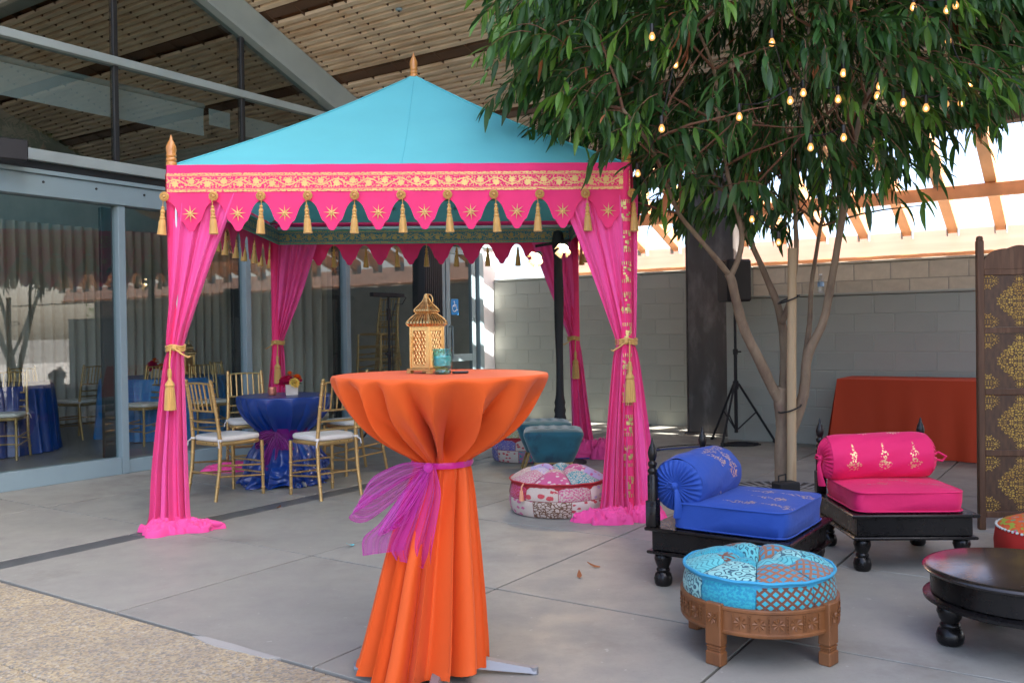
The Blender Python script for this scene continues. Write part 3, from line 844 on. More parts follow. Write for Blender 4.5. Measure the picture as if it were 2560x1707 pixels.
def rope(name, parent, c, rx, ry, z, side=1, tail=True):
    q = MB()
    for dz, dr in ((0, 0), (.014, .002), (-.013, .001)):
        q.tube([(c[0] + (rx + dr) * cos(x * pi / 12), c[1] + (ry + dr) * sin(x * pi / 12), z + dz + .006 * sin(x * .8)) for x in range(25)], .0075, 6, False)
    q.sphere((c[0] + .01 * side, c[1] - ry - .008, z), .02, 8, 6)
    q.tube([(c[0] + .01 * side, c[1] - ry - .015, z), (c[0] + .06 * side, c[1] - ry - .03, z - .035), (c[0] + .10 * side, c[1] - ry - .02, z - .06), (c[0] + .11 * side, c[1] - ry - .012, z - .055)], .006, 6)
    o = q.build(name, m_tass, parent)
    t = MB(); x0, y0 = c[0] - .012 * side, c[1] - ry - .018
    t.tube([(x0, y0, z), (x0 - .004, y0 - .012, z - .10), (x0 - .004, y0 - .012, z - .16)], .005, 6)
    t.lathe([(0, -.13), (.012, -.135), (.014, -.17), (.010, -.20), (.018, -.215), (.026, -.225), (.031, -.24), (.026, -.252)], 16, (x0 - .004, y0 - .014, z))
    t.lathe([(.026, -.252), (.030, -.27), (.034, -.33), (.037, -.385), (.038, -.40), (.015, -.405), (0, -.40)], 36, (x0 - .004, y0 - .014, z), mod=lambda an, tt: 1 + .05 * sin(an * 17))
    t.build('tassel', m_tass, o)
    return o
m_cover = m_pink
m_covgold = M('foil_print_gold', (.60, .46, .18), .4, metal=.5, var=.3, vscale=30)
def pole_cover(parent, x, y, prints=False):
    q = MB(); rnd = random.Random(int(abs(x * 100) + abs(y * 10)))
    q.lathe([(.040, .05), (.042, .3), (.040, .7), (.043, 1.1), (.041, 1.6), (.042, 2.12), (.041, 2.34)], 18, mod=lambda an, t: 1 + .05 * sin(an * 3 + t * 30) + .04 * sin(an * 5 - t * 50))
    q.build('pole_cover', m_cover, parent, (x, y, 0))
    for k in range(10 if prints else 0):
        z = .22 + k * .205; g_m = MB()
        for i in range(9):
            an = -pi / 2 + rnd.uniform(-.7, .7); zz = z + rnd.uniform(-.05, .05); w = rnd.uniform(.1, .25); hh = rnd.uniform(.004, .014)
            R_ = .0475
            g_m.add([(R_ * cos(an - w), R_ * sin(an - w), zz - hh), (R_ * cos(an + w), R_ * sin(an + w), zz - hh), (R_ * cos(an + w), R_ * sin(an + w), zz + hh), (R_ * cos(an - w), R_ * sin(an - w), zz + hh)], [(0, 1, 2, 3)])
        for dz in (-.06, .06):
            for i in range(5):
                an = -pi / 2 - .6 + i * .3
                g_m.add([(R_ * cos(an - .06), R_ * sin(an - .06), z + dz - .012), (R_ * cos(an + .06), R_ * sin(an + .06), z + dz - .012), (R_ * cos(an + .06), R_ * sin(an + .06), z + dz + .012), (R_ * cos(an - .06), R_ * sin(an - .06), z + dz + .012)], [(0, 1, 2, 3)])
        tag(g_m.build('gold_print', m_covgold, parent, (x, y, 0), smooth=0), kind='stuff')
# front left
P = tloc(-TH_ + .035, -TH_ + .035)
ct = thing('tent_curtain', 'bright pink curtain tied back at the tent corner nearest the glass doors', 'curtain', P, TR, 'pink tent curtains')
q = drape_mesh([(0, 2.20, .205, -.02, .215, .020), (.25, 1.72, .105, -.04, .125, .020), (.46, 1.26, .0, -.03, .060, .030), (.50, 1.17, -.005, -.03, .050, .030), (.56, 1.04, -.02, -.035, .066, .034), (.80, .42, -.05, -.045, .115, .042), (.94, .10, -.055, -.05, .135, .045), (1, .02, -.06, -.055, .16, .045)], 5.2, 11)
q.build('drape', m_curt, ct, smooth=180)
q = puddle(MB(), -.03, -.10, .21, .15, .080, 21, 7); puddle(q, .15, -.06, .13, .09, .05, 22, 6); q.build('pooled_hem', m_pool, ct, smooth=180)
rope('tieback', ct, (-.005, -.03), .058, .045, 1.19, 1)
pole_cover(ct, -.018, .015)
# front right
P = tloc(TH_ - .035, -TH_ + .035)
ct = thing('tent_curtain', 'bright pink curtain tied back at the tent corner beside the tree', 'curtain', P, TR, 'pink tent curtains')
q = drape_mesh([(0, 2.20, -.23, -.02, .225, .018), (.25, 1.72, -.13, -.04, .135, .018), (.46, 1.26, -.035, -.03, .065, .026), (.50, 1.17, -.03, -.03, .048, .026), (.56, 1.04, -.045, -.035, .062, .03), (.80, .42, -.085, -.045, .085, .04), (.94, .10, -.10, -.06, .105, .045), (1, .02, -.11, -.07, .15, .045)], 5.4, 12)
q.build('drape', m_curt, ct, smooth=180)
q = drape_mesh([(0, 2.20, .045, .02, .05, .012), (.46, 1.26, .04, .01, .035, .014), (.50, 1.17, .035, .005, .028, .014), (.56, 1.04, .05, -.005, .042, .02), (.80, .42, .085, -.02, .08, .03), (.94, .10, .10, -.03, .095, .035), (1, .02, .11, -.04, .12, .035)], 2.6, 13, 80, 50)
q.build('drape', m_curt, ct, smooth=180)
q = puddle(MB(), -.15, -.13, .20, .10, .09, 23, 7); puddle(q, .09, -.09, .16, .11, .11, 24, 7); q.build('pooled_hem', m_pool, ct, smooth=180)
rope('tieback', ct, (.0, -.02), .07, .045, 1.19, -1)
pole_cover(ct, .0, -.018, True)
# back left
P = tloc(-TH_ + .035, TH_ - .035)
ct = thing('tent_curtain', 'deep pink curtain tied back behind the blue table', 'curtain', P, TR, 'pink tent curtains')
q = drape_mesh([(0, 2.16, .215, -.02, .205, .024), (.25, 1.70, .135, -.02, .135, .022), (.46, 1.26, .03, -.01, .062, .028), (.50, 1.17, .02, -.01, .050, .028), (.56, 1.04, .015, -.01, .066, .03), (.80, .42, -.02, -.02, .115, .04), (.94, .10, -.06, -.03, .15, .045), (1, .02, -.09, -.05, .2, .045)], 5.4, 14)
q.build('drape', m_curt, ct, smooth=180)
q = puddle(MB(), -.25, -.45, .36, .16, .07, 25, 8); q.build('pooled_hem', m_pool, ct, smooth=180)
rope('tieback', ct, (.02, -.01), .06, .045, 1.19, -1)
pole_cover(ct, 0, .0)
# back right
P = tloc(TH_ - .035, TH_ - .035)
ct = thing('tent_curtain', 'deep pink curtain tied back behind the black draped light stand', 'curtain', P, TR, 'pink tent curtains')
q = drape_mesh([(0, 2.16, -.215, -.02, .21, .024), (.25, 1.70, -.125, -.02, .135, .022), (.46, 1.26, -.03, -.01, .060, .028), (.50, 1.17, -.02, -.01, .048, .028), (.56, 1.04, .0, -.01, .06, .03), (.80, .42, .04, -.02, .085, .04), (.94, .10, .07, -.03, .11, .045), (1, .02, .11, -.05, .15, .045)], 5.4, 15)
q.build('drape', m_curt, ct, smooth=180)
q = puddle(MB(), .17, -.10, .24, .15, .19, 26, 7); q.build('pooled_hem', m_pool, ct, smooth=180)
rope('tieback', ct, (-.02, -.01), .058, .045, 1.19, -1)
pole_cover(ct, .0, .0)
# ------------------------------------------------------------------ cocktail table
m_orange = M('orange_taffeta', (.71, .105, .018), .6, var=.05, vscale=3, bump=.22, bscale=26, bdist=.004, sheen=.06, stretch=(1, 1, .45), spec=.25)
m_chrome = M('brushed_base', (.26, .27, .29), .5, metal=.4, var=.05)
CT = Vector((-.268, 3.36, 0))
tb = thing('cocktail_table', 'tall round cocktail table with cast metal feet under an orange cloth', 'table', CT, rad(-4))
q = MB(); q.lathe([(0, 1.09), (.345, 1.09), (.355, 1.096), (.355, 1.104), (.345, 1.109), (0, 1.109)], 48); q.build('tabletop', m_dark, tb)
q = MB(); q.lathe([(.038, .05), (.038, 1.074)], 20); q.build('column', m_chrome, tb)
for k in range(4):
    an = rad(-2 + 90 * k); q = MB(); n = 8
    for i in range(n + 1):
        t = i / n; r = lerp(.03, .345, t); z1 = lerp(.085, .022, t ** .8); z0 = lerp(.03, .006, t); w = lerp(.035, .018, t)
        q.v += [(r, -w, z0), (r, w, z0), (r, w * .6, z1), (r, -w * .6, z1)]; q.uv += [(0, 0)] * 4
    for i in range(n):
        for e in range(4):
            q.f.append((i * 4 + e, i * 4 + (e + 1) % 4, (i + 1) * 4 + (e + 1) % 4, (i + 1) * 4 + e)); q.mi.append(0)
    q.f += [(3, 2, 1, 0), tuple(n * 4 + e for e in range(4))]; q.mi += [0, 0]
    lg = q.build('foot', m_chrome, tb, (0, 0, 0), (0, 0, an))
    q = MB(); q.lathe([(0, 0), (.016, 0), (.016, .028), (0, .028)], 12, (.335, 0, .0)); q.build('leveller', m_chrome, lg)

def cloth(name, mat, keys, zt, rtop, nf, sd, hem=0.0, nu=420, nv=90, cx=None, label='', cat='tablecloth', loc=(0, 0, 0), rz=0.0, crumple=0.0, rimf=0.012):
    """skirted cloth. keys: (t, z, r, amp, twist)"""
    rnd = random.Random(sd); p = [rnd.uniform(0, 6.28) for _ in range(12)]
    n = nf
    wts = [rnd.uniform(.35, 1.45) for _ in range(nf * 2 + 2)]
    # irregular fold spacing
    offs = [0.0]
    for i in range(n): offs.append(offs[-1] + rnd.uniform(.6, 1.45))
    tot = offs[-1]; offs = [o / tot * 2 * pi for o in offs]
    def phase(an):
        for i in range(n):
            if an <= offs[i + 1] + 1e-9:
                return i, (an - offs[i]) / (offs[i + 1] - offs[i])
        return n - 1, 1.0
    def fn(s, t):
        an = 2 * pi * s
        z, r, am, tw = interp(keys, t)
        i, f = phase(an % (2 * pi) if s < 1 else 0.0)
        a = lerp(wts[i], wts[(i + 1) % n], smooth01(f))
        # rounded ridges with tight valleys
        w = 2 * abs(sin(pi * f)) ** 1.15 - 1.1
        lean = .55 * (offs[i + 1] - offs[i]) * sin(2 * pi * f) * (1 if (i * 7 + sd) % 3 else -1) * smooth01(t * 3.5) * .34
        lo = 1 - .75 * smooth01((t - .52) * 6)
        w += .42 * lo * sin(4 * pi * f + p[i % 12]) * smooth01((t - .08) * 3.5) + .14 * lo * lo * sin(8 * pi * f + p[(i + 3) % 12]) * smooth01((t - .2) * 4)
        sk = .25 * sin(p[i % 12]) * t
        rr = r + am * a * w
        x0 = cx(t) if cx else (0, 0)
        aa = an + tw + sk * .2 + lean
        zz = z
        if t > .985: zz = z + hem * (.6 * w + .5 * sin(3 * an + p[0]))
        if crumple and t > .62:
            c = (t - .62) / .38
            nv_ = noise.noise(Vector((cos(an) * 4.2, sin(an) * 4.2, t * 11))) + .6 * noise.noise(Vector((cos(an) * 10, sin(an) * 10, t * 24)))
            rr += crumple * c * nv_; zz += crumple * .5 * c * noise.noise(Vector((cos(an) * 7 + 5, sin(an) * 7, t * 15)))
        return (x0[0] + rr * cos(aa), x0[1] + rr * sin(aa), max(zz, .003))
    q = MB()
    # flat top
    q.lathe([(0, zt), (rtop * .3, zt), (rtop * .6, zt + .0005), (rtop * .9, zt), (rtop, zt - .001)], 96)
    o = len(q.v)
    q.grid(fn, nu, nv)
    ob_ = q.build(name, mat, None, loc, (0, 0, rz), smooth=180)
    return tag(ob_, label, cat)
cloth('tablecloth', m_orange,
      [(0, 1.1155, .392, 0, 0), (.03, 1.112, .400, .001, 0), (.07, 1.095, .398, .008, 0), (.15, 1.05, .362, .030, 0), (.25, .975, .290, .060, 0), (.35, .905, .200, .078, .02), (.43, .848, .132, .062, .03),
       (.49, .805, .100, .022, .03), (.52, .783, .092, .013, .03), (.55, .755, .100, .014, .03), (.62, .66, .118, .024, .02), (.75, .45, .150, .036, 0), (.9, .18, .188, .046, 0), (1, .030, .208, .052, 0)],
      1.1155, .392, 15, 6, hem=.018, cx=lambda t: (-.085 * max(0, (t - .55) / .45) * cos(rad(118)), -.085 * max(0, (t - .55) / .45) * sin(rad(118))), label='orange taffeta cloth gathered at the waist over the tall cocktail table', loc=CT, rz=rad(-118))
# magenta organza sash
def organza(name, col, alpha):
    m, nt, bs = base(name)
    out = nt.nodes['Material Output']
    bs.inputs['Base Color'].default_value = rgba(col); bs.inputs['Roughness'].default_value = .35
    bs.inputs['Sheen Weight'].default_value = .5
    tl = nd(nt, 'ShaderNodeBsdfTranslucent', {'Color': rgba(col)})
    mx0 = nd(nt, 'ShaderNodeMixShader', {0: .45, 1: bs.outputs[0], 2: tl.outputs[0]})
    tr = nd(nt, 'ShaderNodeBsdfTransparent', {'Color': rgba([lerp(c, 1, .45) for c in col])})
    lw = nd(nt, 'ShaderNodeLayerWeight', {'Blend': .35})
    f = maprange(nt, lw.outputs['Facing'], 0, 1, alpha, min(1, alpha + .45))
    mx = nd(nt, 'ShaderNodeMixShader', {0: f, 1: tr.outputs[0], 2: mx0.outputs[0]})
    nt.links.new(mx.outputs[0], out.inputs['Surface'])
    return m
m_org = organza('magenta_organza', (.88, .16, .80), .24)
m_org2 = organza('purple_organza', (.38, .015, .33), .55)
def ribbon(path, widths, nrm, mat, name, parent, wav=.008, sd=0, nf=3.0):
    """path: list of points; width spread along 'nrm' direction list"""
    rnd = random.Random(sd); ph = rnd.uniform(0, 6)
    n = len(path); keys = [(i / (n - 1), *path[i], widths[i], *nrm[i]) for i in range(n)]
    def fn(s, t):
        x, y, z, w, nx, ny, nz = interp(keys, t)
        nn = Vector((nx, ny, nz)).normalized(); a = s * 2 - 1
        off = wav * sin(nf * pi * a + ph + 2 * t) * min(1, w / .03)
        return Vector((x, y, z)) + nn * (w * a) + Vector((off * .4, -off, off * .3))
    q = MB(); q.grid(fn, 24, 30)
    o = q.build(name, mat, parent, smooth=180)
    e = MB()
    for s in (0.0, 1.0): e.tube([fn(s, i / 24) for i in range(25)], .0016, 4)
    e.tube([fn(i / 12, 1.0) for i in range(13)], .0016, 4)
    e.build('rolled_edge', mat, o)
    return o
sash = thing('organza_sash', 'sheer magenta organza sash tied in a bow around the orange cloth', 'sash', CT + Vector((0, 0, .785)))
q = MB()
q.lathe([(.112, -.010), (.116, 0), (.112, .012)], 48, (0, 0, 0), mod=lambda an, t: 1 + .03 * sin(an * 15)); q.build('waist_band', organza('magenta_band', (.75, .03, .5), .85), sash)
K = (-.045, -.122, 0.0)
def pt(x, z, y=0): return (K[0] + x, K[1] - y, z)
ribbon([pt(0, .005), pt(-.09, -.015, .03), pt(-.20, -.075, .05), pt(-.245, -.125, .045), pt(-.20, -.14, .02), pt(-.10, -.075, .01), pt(0, 0)], [.010, .035, .055, .05, .05, .035, .01], [(0, .2, 1), (.2, .2, 1), (.35, .2, 1), (.5, .3, .8), (.35, .2, 1), (.2, .2, 1), (0, .2, 1)], m_org, 'bow_loop', sash, .012, 3)
ribbon([pt(.012, .005), pt(-.03, -.06, .035), pt(-.095, -.155, .06), pt(-.135, -.205, .055), pt(-.10, -.205, .03), pt(-.04, -.11, .02), pt(.012, 0)], [.010, .03, .045, .04, .04, .03, .01], [(1, .2, 0), (1, .2, .1), (.9, .2, .3), (.8, .2, .5), (.9, .2, .3), (1, .2, .1), (1, .2, 0)], m_org, 'bow_loop', sash, .012, 4)
ribbon([pt(.015, 0, .01), pt(.0, -.09, .03), pt(-.03, -.19, .035), pt(-.06, -.29, .03), pt(-.055, -.345, .02)], [.014, .045, .06, .07, .065], [(1, .1, 0)] * 3 + [(1, .1, -.15), (1, .1, -.35)], m_org, 'tail', sash, .014, 5)
ribbon([pt(-.005, 0, .0), pt(-.05, -.08, .02), pt(-.105, -.18, .03), pt(-.15, -.25, .03), pt(-.155, -.30, .02)], [.012, .035, .06, .075, .075], [(1, .1, 0), (1, .1, .1), (1, .1, .15), (1, .1, -.1), (1, .1, .1)], m_org, 'tail', sash, .010, 6)
q = MB(); q.sphere((K[0] + .006, K[1] - .012, 0), .018, 12, 8, (1, .8, 1)); q.build('knot', organza('magenta_knot', (.78, .05, .6), .9), sash)

# lantern
m_brass = M('gold_lantern_metal', (.60, .375, .15), .36, metal=.95, var=.15, vscale=30, rvar=.1)
def make_lantern(label, loc, rz, sc=1.0):
    L = thing('lantern', label, 'lantern', loc, rz)
    W = .053; H0, H1 = .028, .215
    q = MB(); q.box(-.068, .068, -.068, .068, .012, .022, .002)
    for x in (-1, 1):
        for y in (-1, 1): q.box(x * .068, x * .045, y * .068, y * .045, 0, .012)
    q.build('base', m_brass, L)
    q = MB()
    for x in (-1, 1):
        for y in (-1, 1): q.box(x * W - .005, x * W + .005, y * W - .005, y * W + .005, .022, H1, .0015)
    q.box(-W, W, -W, W, H1, H1 + .006)
    q.build('corner_frame', m_brass, L)
    for k in range(4):
        an = k * pi / 2; f = MB(); X0, X1 = -.036, .036; Z0, Z1 = .038, .195
        for (a, b, c, d) in ((-.048, -.036, .024, H1 - .002), (.036, .048, .024, H1 - .002), (-.036, .036, .024, .038), (-.036, .036, .195, H1 - .002)):
            f.box(a, b, -.002, .002, c, d)
        rows, cols = 5, 2; cw = (X1 - X0) / cols; ch = (Z1 - Z0) / rows
        for i in range(cols):
            for j in range(rows):
                cx_, cz = X0 + cw * (i + .5), Z0 + ch * (j + .5); r = cw * .46
                f.tube([(cx_ + r * cos(x * pi / 4), 0, cz + r * 1.05 * sin(x * pi / 4)) for x in range(9)], .0030, 4, False)
                for d in range(4):
                    a2 = d * pi / 4 + pi / 8
                    f.tube([(cx_ - r * cos(a2), 0, cz - r * sin(a2)), (cx_ + r * cos(a2), 0, cz + r * sin(a2))], .0024, 4, False)
                f.tube([(cx_ - cw / 2, 0, cz - ch / 2), (cx_ - cw / 2 + .008, 0, cz - ch / 2 + .008)], .0028, 4, False)
                f.tube([(cx_ + cw / 2, 0, cz - ch / 2), (cx_ + cw / 2 - .008, 0, cz - ch / 2 + .008)], .0028, 4, False)
        o = f.build('fretwork_panel', m_brass, L, (W * sin(an), -W * cos(an), 0), (0, 0, an), smooth=0)
        if k == 0:
            q = MB(); q.box(-.044, -.040, -.006, -.001, .10, .12); q.box(-.044, -.040, -.006, -.001, .145, .165); q.tube([(-.042, -.004, .09), (-.042, -.004, .17)], .0018, 6); q.build('hinge', m_brass, o)
    # pagoda lid
    prof = [(.060, H1 + .002), (.068, H1 + .012), (.066, H1 + .022), (.052, H1 + .042), (.036, H1 + .058), (.034, H1 + .062), (.042, H1 + .07), (.041, H1 + .078), (.028, H1 + .095), (.015, H1 + .113), (.0075, H1 + .132), (.006, H1 + .145), (0, H1 + .147)]
    for seg, nm in ((prof[:6], 'lid_skirt'), (prof[5:], 'lid_crown')):
        q = MB()
        for k in range(4):
            for (r0, z0), (r1, z1) in zip(seg[:-1], seg[1:]):
                nb = 7
                a0 = k * pi / 2
                def cpt(r, t): # along the square side
                    x, y = r * (2 * t - 1), -r
                    return (x * cos(a0) - y * sin(a0), x * sin(a0) + y * cos(a0))
                for i in range(nb):
                    t0, t1 = (i + .12) / nb, (i + .62) / nb
                    p0, p1, p2, p3 = cpt(r0, t0), cpt(r0, t1), cpt(r1, t1 + .15 / nb), cpt(r1, t0 + .15 / nb)
                    q.add([(*p0, z0), (*p1, z0), (*p2, z1), (*p3, z1)], [(0, 1, 2, 3)])
                    p0, p1, p2, p3 = cpt(r0, t1), cpt(r0, t1 + .25 / nb), cpt(r1, t0 + .12 / nb), cpt(r1, t0 - .1 / nb)
                    q.add([(*p0, z0 + .0006), (*p1, z0 + .0006), (*p2, z1 + .0006), (*p3, z1 + .0006)], [(0, 1, 2, 3)])
                c0, c1 = cpt(r0, 0), cpt(r1, 0)
                q.tube([(*c0, z0), (*c1, z1)], .0022, 5)
        for r, z in (seg[0], seg[1]):
            q.tube([(-r, -r, z), (r, -r, z), (r, r, z), (-r, r, z), (-r, -r, z)], .0018, 5)
        q.build(nm, m_brass, L, smooth=0)
    q = MB(); q.lathe([(.007, H1 + .125), (.009, H1 + .135), (.007, H1 + .15), (0, H1 + .153)], 10); q.build('finial', m_brass, L)
    q = MB(); q.tube([(.012 + .022 * cos(x * pi / 9 + 2.4), .004, H1 + .122 + .026 * sin(x * pi / 9 + 2.4)) for x in range(19)], .0028, 6, False); q.build('ring', m_brass, L)
    if sc != 1: L.scale = (sc, sc, sc)
    return L
make_lantern('gold pierced metal lantern standing on the orange cocktail table', (CT.x - .055, CT.y + .06, 1.1165), rad(-33), .82)
# teal glass candle
m_tealg = glassmat('teal_embossed_glass', (.50, .88, .88), .10, 0.08, .6, 60)
m_wax = M('teal_wax', (.20, .68, .66), .5, var=.05, trans=.2)
cn = thing('glass_candle', 'teal embossed glass candle jar beside the gold lantern', 'candle', (CT.x + .012, CT.y - .05, 1.1165))
cn.scale = (.9, .9, .9)
q = MB(); q.lathe([(0, 0), (.030, 0), (.033, .004), (.033, .014), (.030, .019), (.038, .026), (.040, .036), (.040, .085), (.0395, .094), (.042, .099), (.042, .103), (.039, .103), (.037, .095), (.037, .034), (0, .028)], 32); q.build('jar', m_tealg, cn, smooth=50)
q = MB(); q.lathe([(0, .030), (.0355, .034), (.0355, .070), (.030, .073), (0, .073)], 28); wx = q.build('wax', m_wax, cn)
q = MB(); q.tube([(0, 0, .072), (.001, 0, .082)], .001, 5); q.build('wick', m_dark, wx)
q = MB(); q.lathe([(.032, .002), (.0345, .006), (.0345, .012)], 24); q.build('foot_rim', m_tealg, cn)
cp_ = MB(); cp_.box(-.03, .03, -.012, .012, 0, .009, .003)
tag(cp_.build('lighter', m_black, None, (CT.x + .075, CT.y - .03, 1.1165), (0, 0, .4)), 'small black lighter lying behind the teal candle', 'lighter')
# ------------------------------------------------------------------ chiavari chairs
m_gchair = M('gold_chair_lacquer', (.56, .375, .155), .36, metal=.7, var=.14, vscale=14, rvar=.1)
m_cush = M('ivory_cushion', (.72, .68, .62), .8, var=.05, vscale=6, sheen=.2)
m_cush2 = M('white_tie', (.74, .71, .68), .8)
def bamboo(q, pts, r, n=8, rings=()):
    q.tube(pts, r, n)
    P_ = [Vector(p) for p in pts]
    r = max(r) if isinstance(r, (list, tuple)) else r
    for t in rings:
        L_ = [0.0]
        for i in range(len(P_) - 1): L_.append(L_[-1] + (P_[i + 1] - P_[i]).length)
        d = t * L_[-1]
        for i in range(len(P_) - 1):
            if d <= L_[i + 1] + 1e-6:
                f = (d - L_[i]) / max(L_[i + 1] - L_[i], 1e-6); c = P_[i].lerp(P_[i + 1], f); dr = (P_[i + 1] - P_[i]).normalized()
                q.tube([c - dr * .006, c - dr * .002, c + dr * .002, c + dr * .006], [r * 1.02, r * 1.22, r * 1.22, r * 1.02], n); break
    return q
def make_chair(label, loc, rz, cushion=True):
    C = thing('chiavari_chair', label, 'chair', loc, rz, 'gold chiavari chairs')
    W, D = .185, .19      # faces +y
    for s in (-1, 1):
        q = MB(); bamboo(q, [(s * (W - .005), -D - .055, 0), (s * (W - .01), -D - .012, .24), (s * (W - .012), -D, .45), (s * (W - .022), -D - .02, .65), (s * (W - .03), -D - .065, .915)], [.013, .0145, .0155, .0145, .0135], 10, (.12, .25, .38, .5, .58, .68, .78, .88, .97))
        q.sphere((s * (W - .03), -D - .066, .918), .0135, 8, 6)
        q.build('back_leg', m_gchair, C)
        q = MB(); bamboo(q, [(s * (W + .005), D + .005, 0), (s * (W + .003), D, .43)], [.0125, .0145], 10, (.12, .35, .6, .9)); q.build('front_leg', m_gchair, C)
        for z, yy in ((.15, 0), (.235, .0)):
            q = MB(); bamboo(q, [(s * (W - .002), -D - .02, z + .035), (s * (W + .002), D, z)], .0075, 8, (.2, .5, .8)); q.build('side_stretcher', m_gchair, C)
    for z in (.17, .26):
        q = MB(); bamboo(q, [(-W, D, z), (W, D, z)], .0075, 8, (.2, .4, .6, .8)); q.build('front_stretcher', m_gchair, C)
    for z in (.20,):
        q = MB(); bamboo(q, [(-W, -D - .02, z), (W, -D - .02, z)], .0075, 8, (.25, .5, .75)); q.build('back_stretcher', m_gchair, C)
    def by(z):  # y of the back at height z
        return interp([(0, -D - .055), (.24, -D - .012), (.45, -D), (.65, -D - .02), (.915, -D - .065)], z)[0]
    for z in (.535, .60, .685, .895):
        q = MB(); bw = .022
        q.tube([(lerp(-W + .02, W - .02, i / 8), by(z) - bw * sin(pi * i / 8) * .8, z + (.008 * sin(pi * i / 8) if z > .8 else 0)) for i in range(9)], .0085, 8)
        q.build('back_rail', m_gchair, C)
    for k in range(6):
        x = lerp(-W + .055, W - .055, k / 5); t = (x + W) / (2 * W); o = -.018 * sin(pi * t)
        q = MB(); bamboo(q, [(x, by(.685) + o, .685), (x, by(.79) + o, .79), (x, by(.895) + o, .897)], .0068, 8, (.25, .5, .75)); q.build('spindle', m_gchair, C)
    q = MB()
    def seat_o(r): # rounded trapezoid outline
        out = []
        for k in range(32):
            an = 2 * pi * k / 32; cx_, cy_ = cos(an), sin(an)
            e = .45; x = (abs(cx_) ** e) * (1 if cx_ >= 0 else -1); y = (abs(cy_) ** e) * (1 if cy_ >= 0 else -1)
            out.append((x * (W + .012) * (1 + .05 * y) * r, y * (D + .014) * r))
        return out
    def slab(q, z0, z1, rr, puff=0):
        pr_ = [(.0, z0), (.97 * rr, z0), (rr, lerp(z0, z1, .25)), (rr, lerp(z0, z1, .7)), (.96 * rr, z1 - puff * .3), (.8 * rr, z1), (0.001, z1 + puff)]
        for (r, z) in pr_:
            for (x, y) in seat_o(max(r, .001)): q.v.append((x, y, z)); q.uv.append((0, 0))
        for j in range(len(pr_) - 1):
            for k in range(32):
                q.f.append((j * 32 + k, j * 32 + (k + 1) % 32, (j + 1) * 32 + (k + 1) % 32, (j + 1) * 32 + k)); q.mi.append(0)
    slab(q, .415, .447, 1.0); q.build('seat_frame', m_gchair, C)
    if cushion:
        q = MB(); slab(q, .449, .489, 1.0, .006); cu = q.build('cushion', m_cush, C, smooth=60)
        for s in (-1, 1):
            q = MB(); q.lathe([(.018, -.010), (.020, 0), (.018, .010)], 12, (s * (W - .012), -D, .462)); q.tube([(s * (W - .012), -D - .018, .46), (s * (W + .01), -D - .03, .44), (s * (W + .016), -D - .032, .405)], .005, 6); q.build('tie', m_cush2, cu)
    return C
FC = lambda dx, dy: atan2(-dx, dy)       # rotation so that +y faces (dx, dy)
ch = make_chair('gold chiavari chair with ivory cushion at the near left of the blue table', (-2.28, 7.16, 0), FC(.59, .81))
GC = 'gold chiavari chairs'
dup(ch, (-1.50, 7.12, 0), FC(-.68, .73), 'gold chiavari chair with ivory cushion at the near right of the blue table', GC)
dup(ch, (-1.47, 8.26, 0), FC(-.70, -.62), 'gold chiavari chair at the far right of the blue table, behind the near one', GC)
dup(ch, (-2.46, 8.42, 0), FC(.45, -.89), 'gold chiavari chair on the far side of the blue table against the glass', GC)
# chairs behind the glass
def gp(a, b): return G(a, b)
ins = [(6.35, -9.55, 160, 'gold chair behind the glass at the near side of the light blue table'),
       (7.05, -9.25, 215, 'gold chair behind the glass at the right of the light blue table'),
       (6.35, -10.9, 70, 'gold chair behind the glass at the left of the light blue table'),
       (7.9, -10.9, 300, 'gold chair behind the glass on the far side of the light blue table'),
       (7.95, -9.9, 260, 'gold chair behind the glass at the far right of the light blue table'),
       (4.85, -9.75, 190, 'gold chair behind the left glass pane nearest the mullion'),
       (4.35, -10.3, 120, 'gold chair behind the left glass pane beside the dark blue table'),
       (5.7, -10.75, 235, 'gold chair behind the left glass pane at the far side of its table')]
for (a, b, r, lb) in ins:
    dup(ch, gp(a, b), rad(r), lb, 'gold chiavari chairs inside')
# ------------------------------------------------------------------ blue satin table
m_royal = M('royal_blue_satin', (.004, .040, .23), .30, var=.06, vscale=4, spec=.8)
m_lblue = M('light_blue_satin', (.03, .21, .52), .4, var=.06, vscale=3, spec=.5)
BT = Vector((-1.96, 7.72, 0))
bt = thing('cafe_table', 'low round cafe table with metal feet under the royal blue satin cloth', 'table', BT)
q = MB(); q.lathe([(0, .715), (.37, .715), (.38, .725), (.37, .738), (0, .738)], 40); q.build('tabletop', m_dark, bt)
q = MB(); q.lathe([(.035, .04), (.035, .714)], 16); q.build('column', m_chrome, bt)
for k in range(4):
    an = rad(40 + 90 * k); q = MB(); q.tube([(0, 0, .06), (.34 * cos(an), .34 * sin(an), .03), (.36 * cos(an), .36 * sin(an), .004)], [.022, .016, .014], 8); q.build('foot', m_chrome, bt)
cloth('tablecloth', m_royal,
      [(0, .7505, .388, 0, 0), (.03, .748, .396, .001, 0), (.07, .735, .398, .003, 0), (.16, .685, .385, .012, 0), (.28, .60, .335, .022, .0), (.38, .525, .265, .028, 0), (.46, .462, .205, .024, 0), (.51, .43, .180, .014, 0), (.56, .395, .190, .018, 0), (.65, .30, .255, .030, 0), (.75, .20, .305, .040, 0), (.84, .12, .325, .03, 0), (.90, .075, .335, .03, 0), (.95, .035, .345, .03, 0), (1, .006, .350, .03, 0)],
      .7505, .388, 15, 9, hem=.0, crumple=.075, label='royal blue satin cloth gathered and pooled over the low round table', loc=BT, rz=.5, nu=360, nv=100)
sash2 = thing('purple_sash', 'sheer purple organza sash tied around the blue satin tablecloth', 'sash', BT + Vector((0, 0, .435)))
